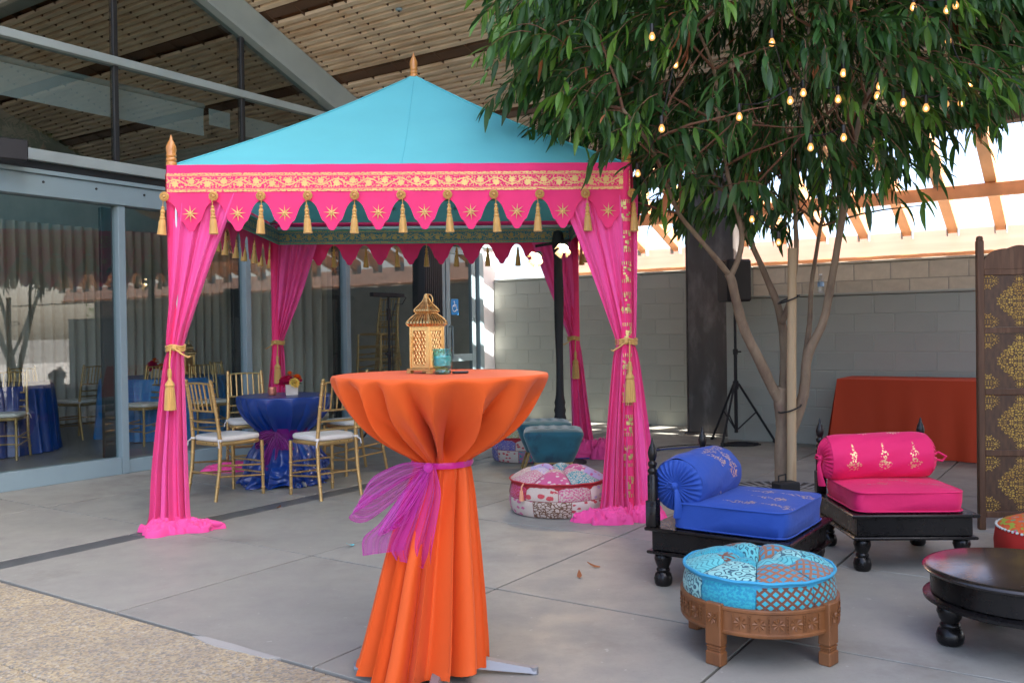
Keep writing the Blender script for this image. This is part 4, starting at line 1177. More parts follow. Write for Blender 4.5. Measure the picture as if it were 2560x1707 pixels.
q = MB(); q.lathe([(.200, -.045), (.203, -.02), (.200, .0), (.204, .02), (.206, .045)], 48, mod=lambda an, t: 1 + .03 * sin(an * 15) + .02 * sin(an * 7 + t * 3)); q.build('waist_band', m_org2, sash2)
K = (-.02, -.225, 0.0)
ribbon([pt(0, .02), pt(-.02, -.09, .03), pt(-.045, -.19, .05), pt(-.06, -.29, .06)], [.02, .05, .065, .075], [(1, .1, 0)] * 4, m_org2, 'tail', sash2, .012, 15)
ribbon([pt(.01, .02), pt(.06, -.05, .03), pt(.10, -.12, .04)], [.02, .05, .06], [(1, .1, 0)] * 3, m_org2, 'tail', sash2, .012, 16)
ribbon([pt(.0, .01), pt(-.08, .0, .04), pt(-.16, -.05, .04), pt(-.12, -.06, .02), pt(0, 0, 0)], [.015, .04, .05, .045, .015], [(0, .2, 1)] * 5, m_org2, 'bow_loop', sash2, .01, 17)
# flowers in a white box
m_box = M('whitewashed_wood', (.62, .55, .46), .75, var=.2, vscale=14, stretch=(.3, 1, 1))
def flower_mesh(mat, petals, R, sd, name='blossom'):
    rnd = random.Random(sd); q = MB()
    for ring in range(4):
        n = [4, 6, 8, 9][ring]; r0 = R * [.12, .30, .48, .62][ring]; h = R * [.55, .48, .30, .08][ring]; tilt = [.15, .5, .95, 1.35][ring]
        for k in range(n):
            an = 2 * pi * (k + .5 * (ring % 2) + rnd.uniform(-.15, .15)) / n; w = R * [.26, .34, .40, .42][ring]; L_ = R * [.42, .5, .55, .52][ring]
            def fn(s, t, an=an, w=w, L_=L_, tilt=tilt, r0=r0, h=h):
                a = s * 2 - 1; ww = w * (sin(pi * min(1, t * .8 + .12)) ** .7) * (1 + .06 * sin(20 * s + ring))
                tt = tilt + .5 * t * t
                rr = r0 * .5 + L_ * t * sin(tt) - .14 * w * a * a * 2; zz = h + L_ * t * cos(tt) * .8 + .10 * w * a * a
                x, y = rr, ww * a
                return (x * cos(an) - y * sin(an), x * sin(an) + y * cos(an), zz)
            q.grid(fn, 4, 4)
    q.sphere((0, 0, R * .45), R * .2, 8, 6)
    return q.mesh(name, mat, 180)
m_fmag = M('magenta_petal', (.60, .008, .09), .6, var=.2, vscale=12, trans=.2); m_fyel = M('yellow_petal', (.85, .58, .12), .6, var=.1, vscale=12, trans=.2); m_fora = M('orange_petal', (.90, .17, .01), .6, var=.1, vscale=12, trans=.2)
m_leafg = M('flower_leaf', (.06, .14, .03), .5)
f_m, f_y, f_o = flower_mesh(m_fmag, 6, .062, 1), flower_mesh(m_fyel, 6, .06, 2), flower_mesh(m_fora, 6, .05, 3)
def bouquet(label, loc, rz, spec, sc=1.0):
    t = thing('flower_box', label, 'flowers', loc, rz, 'flower boxes')
    q = MB(); w = .05
    q.box(-w, w, -w, -w + .006, 0, .09, .001); q.box(-w, w, w - .006, w, 0, .09, .001); q.box(-w, -w + .006, -w + .006, w - .006, 0, .09); q.box(w - .006, w, -w + .006, w - .006, 0, .09); q.box(-w + .006, w - .006, -w + .006, w - .006, .004, .07)
    q.build('box', m_box, t)
    for (me, x, y, z, rx, ry, s) in spec:
        ob('blossom', me, t, (x, y, z), (rx, ry, x * 40), (s, s, s))
    q = MB(); rnd = random.Random(4)
    for k in range(10):
        an = rnd.uniform(0, 6.28); r = .07
        q.add([(.03 * cos(an), .03 * sin(an), .09), (r * cos(an + .25), r * sin(an + .25), .10), (r * 1.5 * cos(an), r * 1.5 * sin(an), .095), (r * cos(an - .25), r * sin(an - .25), .105)], [(0, 1, 2, 3)])
    q.build('leaves', m_leafg, t, smooth=0)
    if sc != 1: t.scale = (sc,) * 3
    return t
spec = [(f_m, -.055, -.02, .10, .35, -.55, 1.15), (f_y, .015, -.055, .095, .75, .15, 1.0), (f_m, .06, .02, .10, -.2, .7, 1.0), (f_o, -.01, .03, .16, -.1, -.1, 1.0), (f_o, .05, .01, .135, .1, .4, .95), (f_m, -.03, .05, .11, -.6, -.3, 1.0), (f_m, -.02, -.01, .125, .2, -.2, .9)]
bouquet('bouquet of magenta, yellow and orange flowers in a white box on the blue table', BT + Vector((.07, -.03, .753)), .3, spec)
# copper votive
m_copper = M('pink_copper_glass', (.60, .22, .14), .3, metal=.5, var=.1, coat=.3)
q = MB(); q.lathe([(0, 0), (.028, 0), (.034, .01), (.036, .02), (.034, .05), (.036, .06), (.033, .07), (.030, .07), (.031, .055), (.031, .012), (0, .01)], 20, mod=lambda an, t: 1 + .02 * sin(an * 12))
tag(q.build('votive_holder', m_copper, None, BT + Vector((-.09, -.05, .753))), 'small copper coloured votive glass left of the flowers on the blue table', 'candle holder')
# inside tables
IT = gp(7.1, -10.2)
cloth('tablecloth', m_lblue, [(0, .7505, .75, 0, 0), (.05, .74, .76, .002, 0), (.2, .62, .772, .012, 0), (.6, .3, .79, .022, 0), (1, .004, .82, .03, 0)], .7505, .75, 26, 31, label='light blue cloth on the round table behind the glass', loc=IT, nu=260, nv=16)
tag(make_lantern('tall gold lantern on the light blue table behind the glass', IT + Vector((.25, .2, .753)), .4, 1.25), None)
bouquet('orange and magenta flowers in a white box on the light blue table inside', IT + Vector((.05, -.35, .753)), .8, [(f_m, -.055, -.02, .10, .35, -.55, 1.15), (f_o, .015, -.055, .095, .75, .15, 1.1), (f_o, .06, .02, .10, -.2, .7, 1.1), (f_o, -.01, .03, .15, -.1, -.1, 1.1), (f_m, -.03, .05, .11, -.6, -.3, 1.1)], 1.25)
IT2 = gp(5.0, -10.6)
cloth('tablecloth', m_royal, [(0, .7505, .75, 0, 0), (.05, .74, .76, .002, 0), (.2, .62, .772, .012, 0), (.6, .3, .79, .022, 0), (1, .004, .82, .03, 0)], .7505, .75, 26, 32, label='dark blue cloth on the round table behind the left glass pane', loc=IT2, nu=260, nv=16)
bouquet('yellow and red flowers in a white box on the dark blue table inside', IT2 + Vector((.1, -.3, .753)), .2, [(f_m, -.055, -.02, .10, .35, -.55, 1.1), (f_y, .015, -.055, .095, .75, .15, 1.1), (f_m, .06, .02, .10, -.2, .7, 1.1), (f_y, -.01, .03, .15, -.1, -.1, 1.1)], 1.2)
for k, (tt, lb) in enumerate(((IT, 'round folding table under the light blue cloth'), (IT2, 'round folding table under the dark blue cloth'))):
    t = thing('banquet_table', lb, 'table', tt)
    q = MB(); q.lathe([(0, .72), (.72, .72), (.73, .73), (.72, .742), (0, .742)], 40); q.build('tabletop', m_box, t)
    for j in range(4):
        q = MB(); an = j * pi / 2; q.tube([(.5 * cos(an), .5 * sin(an), 0), (.5 * cos(an), .5 * sin(an), .719)], .014, 8); q.build('leg', m_chrome, t)
# stacked chairs behind the glass
sc0 = gp(8.95, -8.25)
stk = None
for k in range(6):
    lb = ['bottom gold chair of the stack behind the glass', 'second gold chair from the bottom of the stack behind the glass', 'third gold chair from the bottom of the stack behind the glass', 'third gold chair from the top of the stack behind the glass', 'second gold chair from the top of the stack behind the glass', 'topmost gold chair of the stack behind the glass'][k]
    if stk is None:
        stk = make_chair(lb, sc0, rad(150), False); stk['group'] = 'stacked gold chairs inside'; o = stk
    else:
        o = dup(stk, sc0, rad(150), lb, 'stacked gold chairs inside')
    o.location = sc0 + Vector((0.012 * k, -.012 * k, .165 * k))
# ------------------------------------------------------------------ patchwork poufs
PAT = {}
def patmat(kind, c1, c2, sc):
    key = (kind, c1, c2, sc)
    if key in PAT: return PAT[key]
    m, nt, bs = base('patch_' + kind)
    v = coords(nt, 'UV', (sc, sc, 1)); s = nd(nt, 'ShaderNodeSeparateXYZ', {0: v}); x, y = s.outputs[0], s.outputs[1]
    if kind == 'lattice':
        a = mt(nt, 'ABSOLUTE', mt(nt, 'SUBTRACT', mt(nt, 'FRACT', mt(nt, 'ADD', x, y)), .5)); b = mt(nt, 'ABSOLUTE', mt(nt, 'SUBTRACT', mt(nt, 'FRACT', mt(nt, 'SUBTRACT', x, y)), .5))
        f = maprange(nt, mt(nt, 'MINIMUM', a, b), .17, .20)
    elif kind == 'waves':
        w = mt(nt, 'ADD', y, mt(nt, 'MULTIPLY', mt(nt, 'SINE', mt(nt, 'MULTIPLY', x, 6.0)), .22)); f = maprange(nt, mt(nt, 'ABSOLUTE', mt(nt, 'SUBTRACT', mt(nt, 'FRACT', mt(nt, 'MULTIPLY', w, 2.2)), .5)), .33, .38)
    elif kind == 'rings':
        vo = nd(nt, 'ShaderNodeTexVoronoi', {'Vector': v, 'Scale': 1.4}); f = maprange(nt, mt(nt, 'ABSOLUTE', mt(nt, 'SUBTRACT', mt(nt, 'FRACT', mt(nt, 'MULTIPLY', vo.outputs[0], 2.6)), .5)), .30, .38)
    elif kind == 'leaves':
        n = nd(nt, 'ShaderNodeTexVoronoi', {'Vector': nd(nt, 'ShaderNodeVectorMath', {0: v, 1: nd(nt, 'ShaderNodeTexNoise', {'Vector': v, 'Scale': .9}).outputs['Color']}, operation='ADD').outputs[0], 'Scale': 1.3}, feature='DISTANCE_TO_EDGE').outputs[0]; f = maprange(nt, n, .10, .13)
    elif kind == 'flowers':
        vo = nd(nt, 'ShaderNodeTexVoronoi', {'Vector': v, 'Scale': .9}); d = mt(nt, 'ADD', vo.outputs[0], mt(nt, 'MULTIPLY', noise_(nt, v, 5.0, 2), .25)); f = maprange(nt, d, .47, .43)
    elif kind == 'scroll':
        n = noise_(nt, v, 1.5, 1, .4); f = maprange(nt, mt(nt, 'ABSOLUTE', mt(nt, 'SUBTRACT', mt(nt, 'FRACT', mt(nt, 'MULTIPLY', n, 7.0)), .5)), .36, .42)
    else:
        f = maprange(nt, noise_(nt, v, 2.2, 3), .46, .54)
    c = mixc(nt, f, c1, c2)
    c = mixc(nt, maprange(nt, noise_(nt, v, 7.0, 3), .3, .8, 0, .3), c, [q_ * .55 for q_ in c1])
    nt.links.new(c, bs.inputs['Base Color']); bs.inputs['Roughness'].default_value = .75; bs.inputs['Sheen Weight'].default_value = .15
    bump_(nt, bs, mt(nt, 'ADD', f, mt(nt, 'MULTIPLY', noise_(nt, v, 30, 2), .4)), .25, .003)
    PAT[key] = m
    return m
def pouf(name, label, loc, rz, R, H, topcols, sidecols, piping, z0=0.0, nt_=8, rows=2, tuft=.45, trim=None, group='patchwork floor poufs', tassels=()):
    t = thing(name, label, 'pouf', loc, rz, group)
    zs = H * .80
    def prof_side(v):   # v 0 bottom .. 1 piping
        r = R * (.90 + .10 * sin(pi * (v * .86 + .10)) ** .8 + .005)
        return r, z0 + .004 + (zs - .004) * v
    def prof_top(v, an):    # v 0 piping .. 1 centre
        r = R * .985 * (1 - v)
        dome = (H - zs) * (1 - (1 - v) ** 2.2)
        dip = tuft * (H - zs) * 2.2 * math.exp(-(r / (R * .22)) ** 2)
        puff = .55 * (H - zs) * abs(sin(an * nt_ / 2)) ** .6 * sin(pi * min(1, v * 1.05)) 
        return r, z0 + zs + dome + puff - dip
    for k in range(nt_):
        a0, a1 = 2 * pi * k / nt_, 2 * pi * (k + 1) / nt_
        for (v0, v1, jj) in ((.0, .42, 0), (.42, .97, 1)):
            def fn(s, w):
                an = lerp(a0 + .008, a1 - .008, s); r, z = prof_top(lerp(v0, v1, w), an - 0)
                ed = min(s, 1 - s, w * 1.0 + .0, 1 - w); z += .004 * min(1, ed * 6)
                return (r * cos(an), r * sin(an), z)
            q = MB(); q.grid(fn, 8, 7, lambda s, w: (s * 3 * (1 - lerp(v0, v1, w) * .8) + k, w * 2.4 + jj)); q.build('top_patch', patmat(*topcols[(k * 2 + jj * 3) % len(topcols)]), t, smooth=180)
    nsd = [nt_, nt_ + 1, nt_ - 1]
    for j in range(rows):
        v0, v1 = j / rows, (j + 1) / rows
        n = nsd[j % 3]
        for k in range(n):
            a0, a1 = 2 * pi * (k + .37 * j) / n, 2 * pi * (k + 1 + .37 * j) / n
            def fn(s, w):
                an = lerp(a0 + .006, a1 - .006, s); v = lerp(v0 + .008, v1 - .008, w); r, z = prof_side(v)
                ed = min(s, 1 - s, w, 1 - w); r += .005 * min(1, ed * 7)
                return (r * cos(an), r * sin(an), z)
            q = MB(); q.grid(fn, 9, 6, lambda s, w: (s * 3 + k * 3.1, w * 2.2 + j * 2)); q.build('side_patch', patmat(*sidecols[(k + j * 5) % len(sidecols)]), t, smooth=180)
    q = MB(); n = 48
    q.tube([(R * 1.0 * cos(2 * pi * i / n), R * 1.0 * sin(2 * pi * i / n), z0 + zs + .002 * sin(i * 1.7)) for i in range(n + 1)], .0065, 6, False); q.build('piping', piping, t)
    q = MB(); q.lathe([(0, z0 + .003), (R * .90, z0 + .003), (R * .93, z0 + .012), (R * .985, zs * .5 + z0), (R * .965, z0 + zs - .006), (R * .9, z0 + zs - .01), (R * .25, z0 + zs * .9), (0, z0 + zs * .8)], 40); q.build('filling', piping, t)
    for (an, mat, ln) in tassels:
        q = MB(); x, y = R * 1.0 * cos(an), R * 1.0 * sin(an)
        q.tube([(x, y, z0 + zs), (x * 1.06, y * 1.06, z0 + zs - .02), (x * 1.07, y * 1.07, z0 + zs - .05)], .006, 6)
        q.lathe([(.010, -.045), (.013, -.06), (.018, -.045 - ln), (0, -.045 - ln)], 14, (x * 1.07, y * 1.07, z0 + zs), mod=lambda a_, t_: 1 + .08 * sin(a_ * 7)); q.build('tassel', mat, t)
    return t
cr, pk, rd, lv, br, wh, tl, yg, pu = (.62, .50, .42), (.62, .10, .25), (.55, .03, .05), (.52, .38, .62), (.16, .07, .035), (.70, .62, .55), (.03, .30, .34), (.38, .42, .06), (.25, .05, .30)
red_pip = M('red_piping', (.42, .02, .03), .7)
navy = M('navy_tassel', (.015, .018, .06), .7); peach = M('peach_tassel', (.75, .32, .18), .7); oran = M('orange_tassel', (.65, .28, .03), .7)
pouf('floor_pouf', 'cream, pink and lilac patchwork floor pouf by the right front tent curtain', (.315, 6.37, 0), rad(12), .345, .29,
     [('flowers', lv, pk, 2.2), ('blobs', cr, pk, 3.0), ('scroll', lv, tl, 2.0), ('flowers', pk, wh, 2.4), ('blobs', lv, wh, 3.0), ('leaves', tl, cr, 3), ('scroll', cr, rd, 2.2)],
     [('flowers', cr, rd, 1.1), ('blobs', cr, pk, 2.2), ('flowers', wh, lv, 1.6), ('scroll', pk, wh, 1.8), ('flowers', cr, pk, 1.4), ('leaves', br, cr, 2.2), ('flowers', wh, rd, 1.8), ('blobs', lv, wh, 2.0), ('scroll', br, rd, 2.0), ('blobs', rd, pk, 2.0)], red_pip, tassels=((rad(-148), peach, .07), (rad(-38), navy, .08), (rad(-12), oran, .08)))
pouf('floor_pouf', 'bright pink and green patchwork floor pouf behind the teal velvet stools', (.10, 8.92, 0), rad(80), .31, .30,
     [('flowers', pk, wh, 2.2), ('blobs', yg, wh, 2.5), ('scroll', pk, lv, 2.0), ('blobs', (.7, .2, .1), wh, 2.5), ('flowers', lv, pk, 2.4)],
     [('scroll', br, cr, 1.8), ('blobs', pu, lv, 2.0), ('scroll', (.10, .08, .35), cr, 1.8), ('flowers', cr, rd, 1.8), ('leaves', tl, pk, 2.0), ('blobs', rd, cr, 2.2)], red_pip, tassels=((rad(-150), pk and M('pink_tassel', (.55, .05, .18), .7), .05),))
# ------------------------------------------------------------------ teal velvet stools
m_velvet = M('teal_velvet', (.008, .10, .135), .75, var=.25, vscale=7, sheen=.4, col2=(.004, .05, .08), c2scale=9, c2lo=.5, c2hi=.65, bump=.1, bscale=200)
m_goldleg = M('brushed_gold_leg', (.50, .36, .15), .35, metal=.7, var=.1)
def velvet_stool(label, loc, rz):
    t = thing('velvet_stool', label, 'stool', loc, rz, 'teal velvet stools')
    q = MB()
    def ring(hw, hd, z, rr):
        out = []
        for k in range(40):
            an = 2 * pi * k / 40; e = .28; c_, s_ = cos(an), sin(an)
            out.append((hw * (abs(c_) ** e) * (1 if c_ >= 0 else -1), hd * (abs(s_) ** e) * (1 if s_ >= 0 else -1), z))
        return out
    prof = [(.0, .0, .185), (.155, .13, .185), (.165, .14, .19), (.205, .17, .28), (.243, .20, .385), (.25, .207, .41), (.247, .205, .43), (.235, .195, .442)]
    for (hw, hd, z) in prof: q.v += ring(max(hw, .001), max(hd, .001), z, 0); q.uv += [(0, 0)] * 40
    for j in range(len(prof) - 1):
        for k in range(40): q.f.append((j * 40 + k, j * 40 + (k + 1) % 40, (j + 1) * 40 + (k + 1) % 40, (j + 1) * 40 + k)); q.mi.append(0)
    q.build('body', m_velvet, t, smooth=60)
    tu = [(x, y) for x in (-.15, -.05, .05, .15) for y in (-.09, .02, .12)]
    def fn(s, w):
        a, b = s * 2 - 1, w * 2 - 1; x, y = a * .235, b * .195
        z = .442 + .028 * (1 - a ** 6) * (1 - b ** 6)
        for (p, r) in tu: z -= .016 * math.exp(-((x - p) ** 2 + (y - r) ** 2) / .0008)
        return (x, y, z)
    q = MB(); q.grid(fn, 40, 34); tp_ = q.build('tufted_top', m_velvet, t, smooth=180)
    for (p, r) in tu:
        q = MB(); q.sphere((p, r, .449), .007, 8, 5, (1, 1, .5)); q.build('button', m_velvet, tp_)
    for s in (-1, 1):
        q = MB(); y = s * .12
        for (p0, p1) in (((-.14, y, .178), (-.20, y * 1.3, .006)), ((.14, y, .178), (.20, y * 1.3, .006))):
            q.tube([p0, p1], .011, 4)
        q.build('leg_pair', m_goldleg, t, smooth=0)
    q = MB()
    q.tube([(-.2, -.156, .01), (.2, -.156, .01), (.2, .156, .01), (-.2, .156, .01), (-.2, -.156, .01)], .010, 4); q.build('floor_rail', m_goldleg, t, smooth=0)
    q = MB(); q.box(-.15, .15, -.13, .13, .172, .1845, .002); q.build('frame', m_goldleg, t)
    return t
vs1 = velvet_stool('teal velvet stool with gold legs, the nearer of the two', (.335, 7.53, 0), rad(-2))
dup(vs1, (.275, 8.16, 0), rad(2), 'teal velvet stool with gold legs, the one behind', 'teal velvet stools')
# ------------------------------------------------------------------ low black chairs with bolsters
m_lacq = M('black_lacquer_wood', (.008, .007, .007), .30, var=.3, vscale=8, spec=.35, rvar=.08)
m_bluec = M('royal_blue_cotton', (.012, .065, .36), .75, var=.06, vscale=4, sheen=.05, bump=.4, bscale=11, bdist=.012)
m_pinkc = M('raspberry_cotton', (.76, .012, .13), .75, var=.06, vscale=4, sheen=.05, bump=.4, bscale=11, bdist=.012)
def motif_mat(name, col, gold, spots, asp=1.0, R=.16):
    """plain cloth with block printed gold sprigs at given UV spots"""
    m, nt, bs = base(name)
    v, u_, v_ = uvsep(nt)
    mk = None
    for (px, py, rot, s) in spots:
        dx = mt(nt, 'MULTIPLY', mt(nt, 'SUBTRACT', u_, px), asp); dy = mt(nt, 'SUBTRACT', v_, py)
        if rot:
            c, sn = cos(rot), sin(rot)
            x2 = mt(nt, 'ADD', mt(nt, 'MULTIPLY', dx, c), mt(nt, 'MULTIPLY', dy, sn)); y2 = mt(nt, 'SUBTRACT', mt(nt, 'MULTIPLY', dy, c), mt(nt, 'MULTIPLY', dx, sn)); dx, dy = x2, y2
        # tree-like sprig: widens to the foot, three tiers
        h = mt(nt, 'DIVIDE', dy, s)                       # -1 .. 1
        wdt = mt(nt, 'MULTIPLY', mt(nt, 'SUBTRACT', 1.0, h), .30)
        wdt = mt(nt, 'MULTIPLY', wdt, mt(nt, 'MULTIPLY_ADD', mt(nt, 'SINE', mt(nt, 'MULTIPLY', h, 9.0)), .35, .75))
        body = maprange(nt, mt(nt, 'SUBTRACT', mt(nt, 'ABSOLUTE', mt(nt, 'DIVIDE', dx, s)), wdt), .04, -.04)
        body = mt(nt, 'MULTIPLY', body, maprange(nt, mt(nt, 'ABSOLUTE', h), 1.0, .94))
        mk = body if mk is None else mt(nt, 'MAXIMUM', mk, body)
    lace = maprange(nt, nd(nt, 'ShaderNodeTexVoronoi', {'Vector': coords(nt, 'UV', (asp * 55, 55, 1)), 'Scale': 1.0}).outputs[0], .52, .42)
    mk = mt(nt, 'MULTIPLY', mk, lace)
    base_c = mixc(nt, maprange(nt, noise_(nt, coords(nt), 4, 3), .3, .7, 0, .25), col, [c_ * .8 for c_ in col])
    nt.links.new(mixc(nt, mk, base_c, gold), bs.inputs['Base Color'])
    nt.links.new(maprange(nt, mk, 0, 1, .75, .35), bs.inputs['Roughness']); nt.links.new(mt(nt, 'MULTIPLY', mk, .6), bs.inputs['Metallic'])
    bs.inputs['Sheen Weight'].default_value = .05
    bump_(nt, bs, noise_(nt, coords(nt), 10, 4), .45, .014)
    return m
leg_prof = [(0, 0), (.034, 0), (.043, .012), (.046, .035), (.040, .058), (.030, .068), (.034, .074), (.034, .080), (.028, .088), (.036, .105), (.044, .13), (.040, .15), (.034, .158)]
post_prof = [(.024, 0), (.024, .15), (.018, .16), (.022, .17), (.022, .18), (.015, .19), (.021, .205), (.021, .215), (.014, .225), (.020, .245), (.022, .265), (.016, .29), (.008, .31), (.006, .325), (0, .34)]
def low_chair(label, loc, rz, W, D, hs=.295, post_h=.40, backside='-x'):
    t = thing('low_platform_chair', label, 'chair', loc, rz, 'low black platform chairs')
    q = MB(); q.box(-W, W, -D, D, hs - .018, hs, .006); q.build('top_board', m_lacq, t)
    q = MB(); i = .03
    q.box(-W + i, W - i, -D + i, -D + i + .025, hs - .115, hs - .019, .003); q.box(-W + i, W - i, D - i - .025, D - i, hs - .115, hs - .019, .003)
    q.box(-W + i, -W + i + .025, -D + i + .026, D - i - .026, hs - .115, hs - .019, .003); q.box(W - i - .025, W - i, -D + i + .026, D - i - .026, hs - .115, hs - .019, .003); q.build('apron', m_lacq, t)
    q = MB(); j = .008; q.box(-W + j, W - j, -D + j, D - j, hs - .132, hs - .1165, .005); q.build('lower_moulding', m_lacq, t)
    lq = MB(); lq.lathe([(r * 1.0, z * (hs - .133) / .158) for r, z in leg_prof], 20); lm = lq.mesh('leg', m_lacq, 50)
    for x in (-1, 1):
        for y in (-1, 1): ob('leg', lm, t, (x * (W - .07), y * (D - .07), 0))
    pq = MB(); pq.box(-.028, .028, -.028, .028, hs, hs + .13, .004); pq.lathe([(r * 1.05, z * post_h / .40) for r, z in [(a, b) for a, b in post_prof]], 16, (0, 0, hs + .10)); pm_ = pq.mesh('back_post', m_lacq, 50)
    for s in (-1, 1):
        pos = (-W + .035, s * (D - .035), 0) if backside == '-x' else (s * (W - .035), D - .035, 0)
        ob('back_post', pm_, t, pos)
    return t
def seat_cushion(name, label, loc, rz, hw, hd, h, mat, matp):
    q = MB()
    def sup(an, e=.22):
        c_, s_ = cos(an), sin(an); return (abs(c_) ** e) * (1 if c_ >= 0 else -1), (abs(s_) ** e) * (1 if s_ >= 0 else -1)
    N_ = 64; prof = [(0.0, 0), (.93, 0), (.975, .012), (.99, h * .5), (.985, h - .012), (.985, h), (.96, h + .003), (.7, h + .012), (.35, h + .016), (.0, h + .017)]
    for j, (r, z) in enumerate(prof):
        for k in range(N_):
            x, y = sup(2 * pi * k / N_); x *= max(r, .002); y *= max(r, .002)
            wob = .006 * sin(7 * x + 3 * y + z * 40)
            q.v.append((x * hw + wob * (j in (2, 3, 4)), y * hd + wob * (j in (2, 3, 4)), z + (.004 * sin(5 * x + 2) * cos(4 * y) if j > 5 else 0)))
            q.uv.append((x * .5 + .5, y * .5 + .5) if j >= 5 else (-3, -3))
    q.has_uv = True
    for j in range(len(prof) - 1):
        for k in range(N_): q.f.append((j * N_ + k, j * N_ + (k + 1) % N_, (j + 1) * N_ + (k + 1) % N_, (j + 1) * N_ + k)); q.mi.append(0 if j < 5 else 1)
    o = q.build(name, [matp, mat], None, loc, (0, 0, rz), smooth=45)
    tag(o, label, 'cushion')
    for z in (h, .008):
        e = MB(); e.tube([(sup(2 * pi * k / 64)[0] * hw * .988, sup(2 * pi * k / 64)[1] * hd * .988, z) for k in range(65)], .0045, 6, False); e.build('piping', matp, o)
    return o
def bolster(label, loc, rz, R, L, mat, matp, sag=.0, knots=True, tilt=0.0):
    """axis along local x, centre at loc"""
    t = thing('bolster', label, 'cushion', loc, rz)
    t.rotation_euler = (0, tilt, rz)
    q = MB()
    def fn(s, w):
        an = 2 * pi * s; x = (w * 2 - 1) * L / 2
        r = R * (1 - .10 * abs(w * 2 - 1) ** 6) * (1 + .012 * sin(9 * an + 14 * w) + .01 * sin(5 * an - 7 * w)); zf = 1 - (.06 if sin(an) < 0 else 0)
        return (x, r * cos(an), r * sin(an) * zf)
    q.grid(fn, 64, 40, lambda s, w: (s, w)); q.build('body', mat, t, smooth=180)
    for sd in (-1, 1):
        def cap(s, w):
            an = 2 * pi * s; r = R * .90 * (1 - w) + .012 * w
            pl = .010 * sin(26 * an) * sin(pi * min(1, w * 1.1)) * (1 - w * .3)
            bulge = .040 * (1 - (1 - w) ** 1.0) * (1 - w * .75) * 2.2
            return (sd * (L / 2 + bulge + pl * .8 - .0), (r + pl * .5) * cos(an), (r + pl * .5) * sin(an) * .97)
        q = MB(); q.grid(cap, 208, 14); e = q.build('gathered_end', matp, t, smooth=180)
        q = MB(); x = sd * (L / 2 + .032)
        q.sphere((x, 0, 0), .02, 10, 8); q.build('knot', matp, e)
        if sd < 0:
            q = MB(); q.tube([(x, -.005, 0), (x - .02, -.02, -.03), (x - .015, -.025, -.10), (x - .005, -.02, -.15)], [.008, .012, .02, .026], 8, True, .35); q.build('tie_end', matp, e)
            q = MB(); q.tube([(x, 0, .005), (x - .02, .02, .02), (x - .02, .04, 0), (x, .01, -.01)], .006, 6); q.build('tie_loop', matp, e)
        else:
            q = MB(); q.tube([(x, 0, 0), (x + .04, -.01, .015), (x + .08, -.01, -.01), (x + .06, -.005, -.035), (x, 0, -.02)], .007, 6); q.build('tie_loop', matp, e)
    return t
gold_p = (.62, .40, .22)
# blue chair
BCc = Vector((1.135, 4.515, 0)); BCr = rad(-35)
low_chair('black lacquered low chair with blue cushions beside the tent', BCc, BCr, .365, .345)
def bcl(x, y, z): return (BCc.x + x * cos(BCr) - y * sin(BCr), BCc.y + x * sin(BCr) + y * cos(BCr), z)
mb1 = motif_mat('blue_print', (.012, .065, .36), gold_p, [(.52, .22, pi / 2, .15), (.50, .72, pi / 2, .15), (.84, .22, pi / 2, .15), (.84, .72, pi / 2, .15), (.68, .48, pi / 2, .16)])
seat_cushion('seat_cushion', 'royal blue seat cushion with gold print on the low chair', bcl(.05, -.01, .297), BCr, .29, .305, .125, mb1, m_bluec)
mb2 = motif_mat('blue_bolster_print', (.012, .065, .36), gold_p, [(.30, .52, pi, .16), (.36, .50, pi * .8, .15), (.38, .74, pi / 2, .22), (.29, .76, pi, .15), (.12, .5, 0, .15), (.6, .5, 0, .15)], 1.8)
bolster('royal blue bolster with gathered end lying across the blue cushion', bcl(-.215, -.01, .297 + .205), BCr + pi / 2, .145, .52, mb2, m_bluec)
# pink chair
PCc = Vector((2.075, 4.945, 0)); PCr = rad(-2)
low_chair('black lacquered low chair with pink cushions in front of the tree', PCc, PCr, .325, .345, .30, .40, '+y')
def pcl(x, y, z): return (PCc.x + x * cos(PCr) - y * sin(PCr), PCc.y + x * sin(PCr) + y * cos(PCr), z)
mp1 = motif_mat('pink_print', (.80, .012, .14), (.55, .25, .15), [(.28, .36, pi / 2, .15), (.76, .36, pi / 2, .15), (.52, .52, pi / 2, .15)])
seat_cushion('seat_cushion', 'hot pink seat cushion with faint gold print on the low chair', pcl(-.01, -.035, .302), PCr, .285, .275, .105, mp1, m_pinkc)
mp2 = motif_mat('pink_bolster_print', (.80, .012, .14), (.85, .62, .32), [(.475, .20, pi / 2, .15), (.475, .50, pi / 2, .15), (.475, .80, pi / 2, .15), (.21, .35, pi / 2, .13), (.21, .68, pi / 2, .13)], 1.55)
bolster('hot pink bolster with gold tree prints on the pink low chair', pcl(-.03, .14, .302 + .105 + .125), PCr, .135, .55, mp2, m_pinkc, tilt=rad(-1.5))
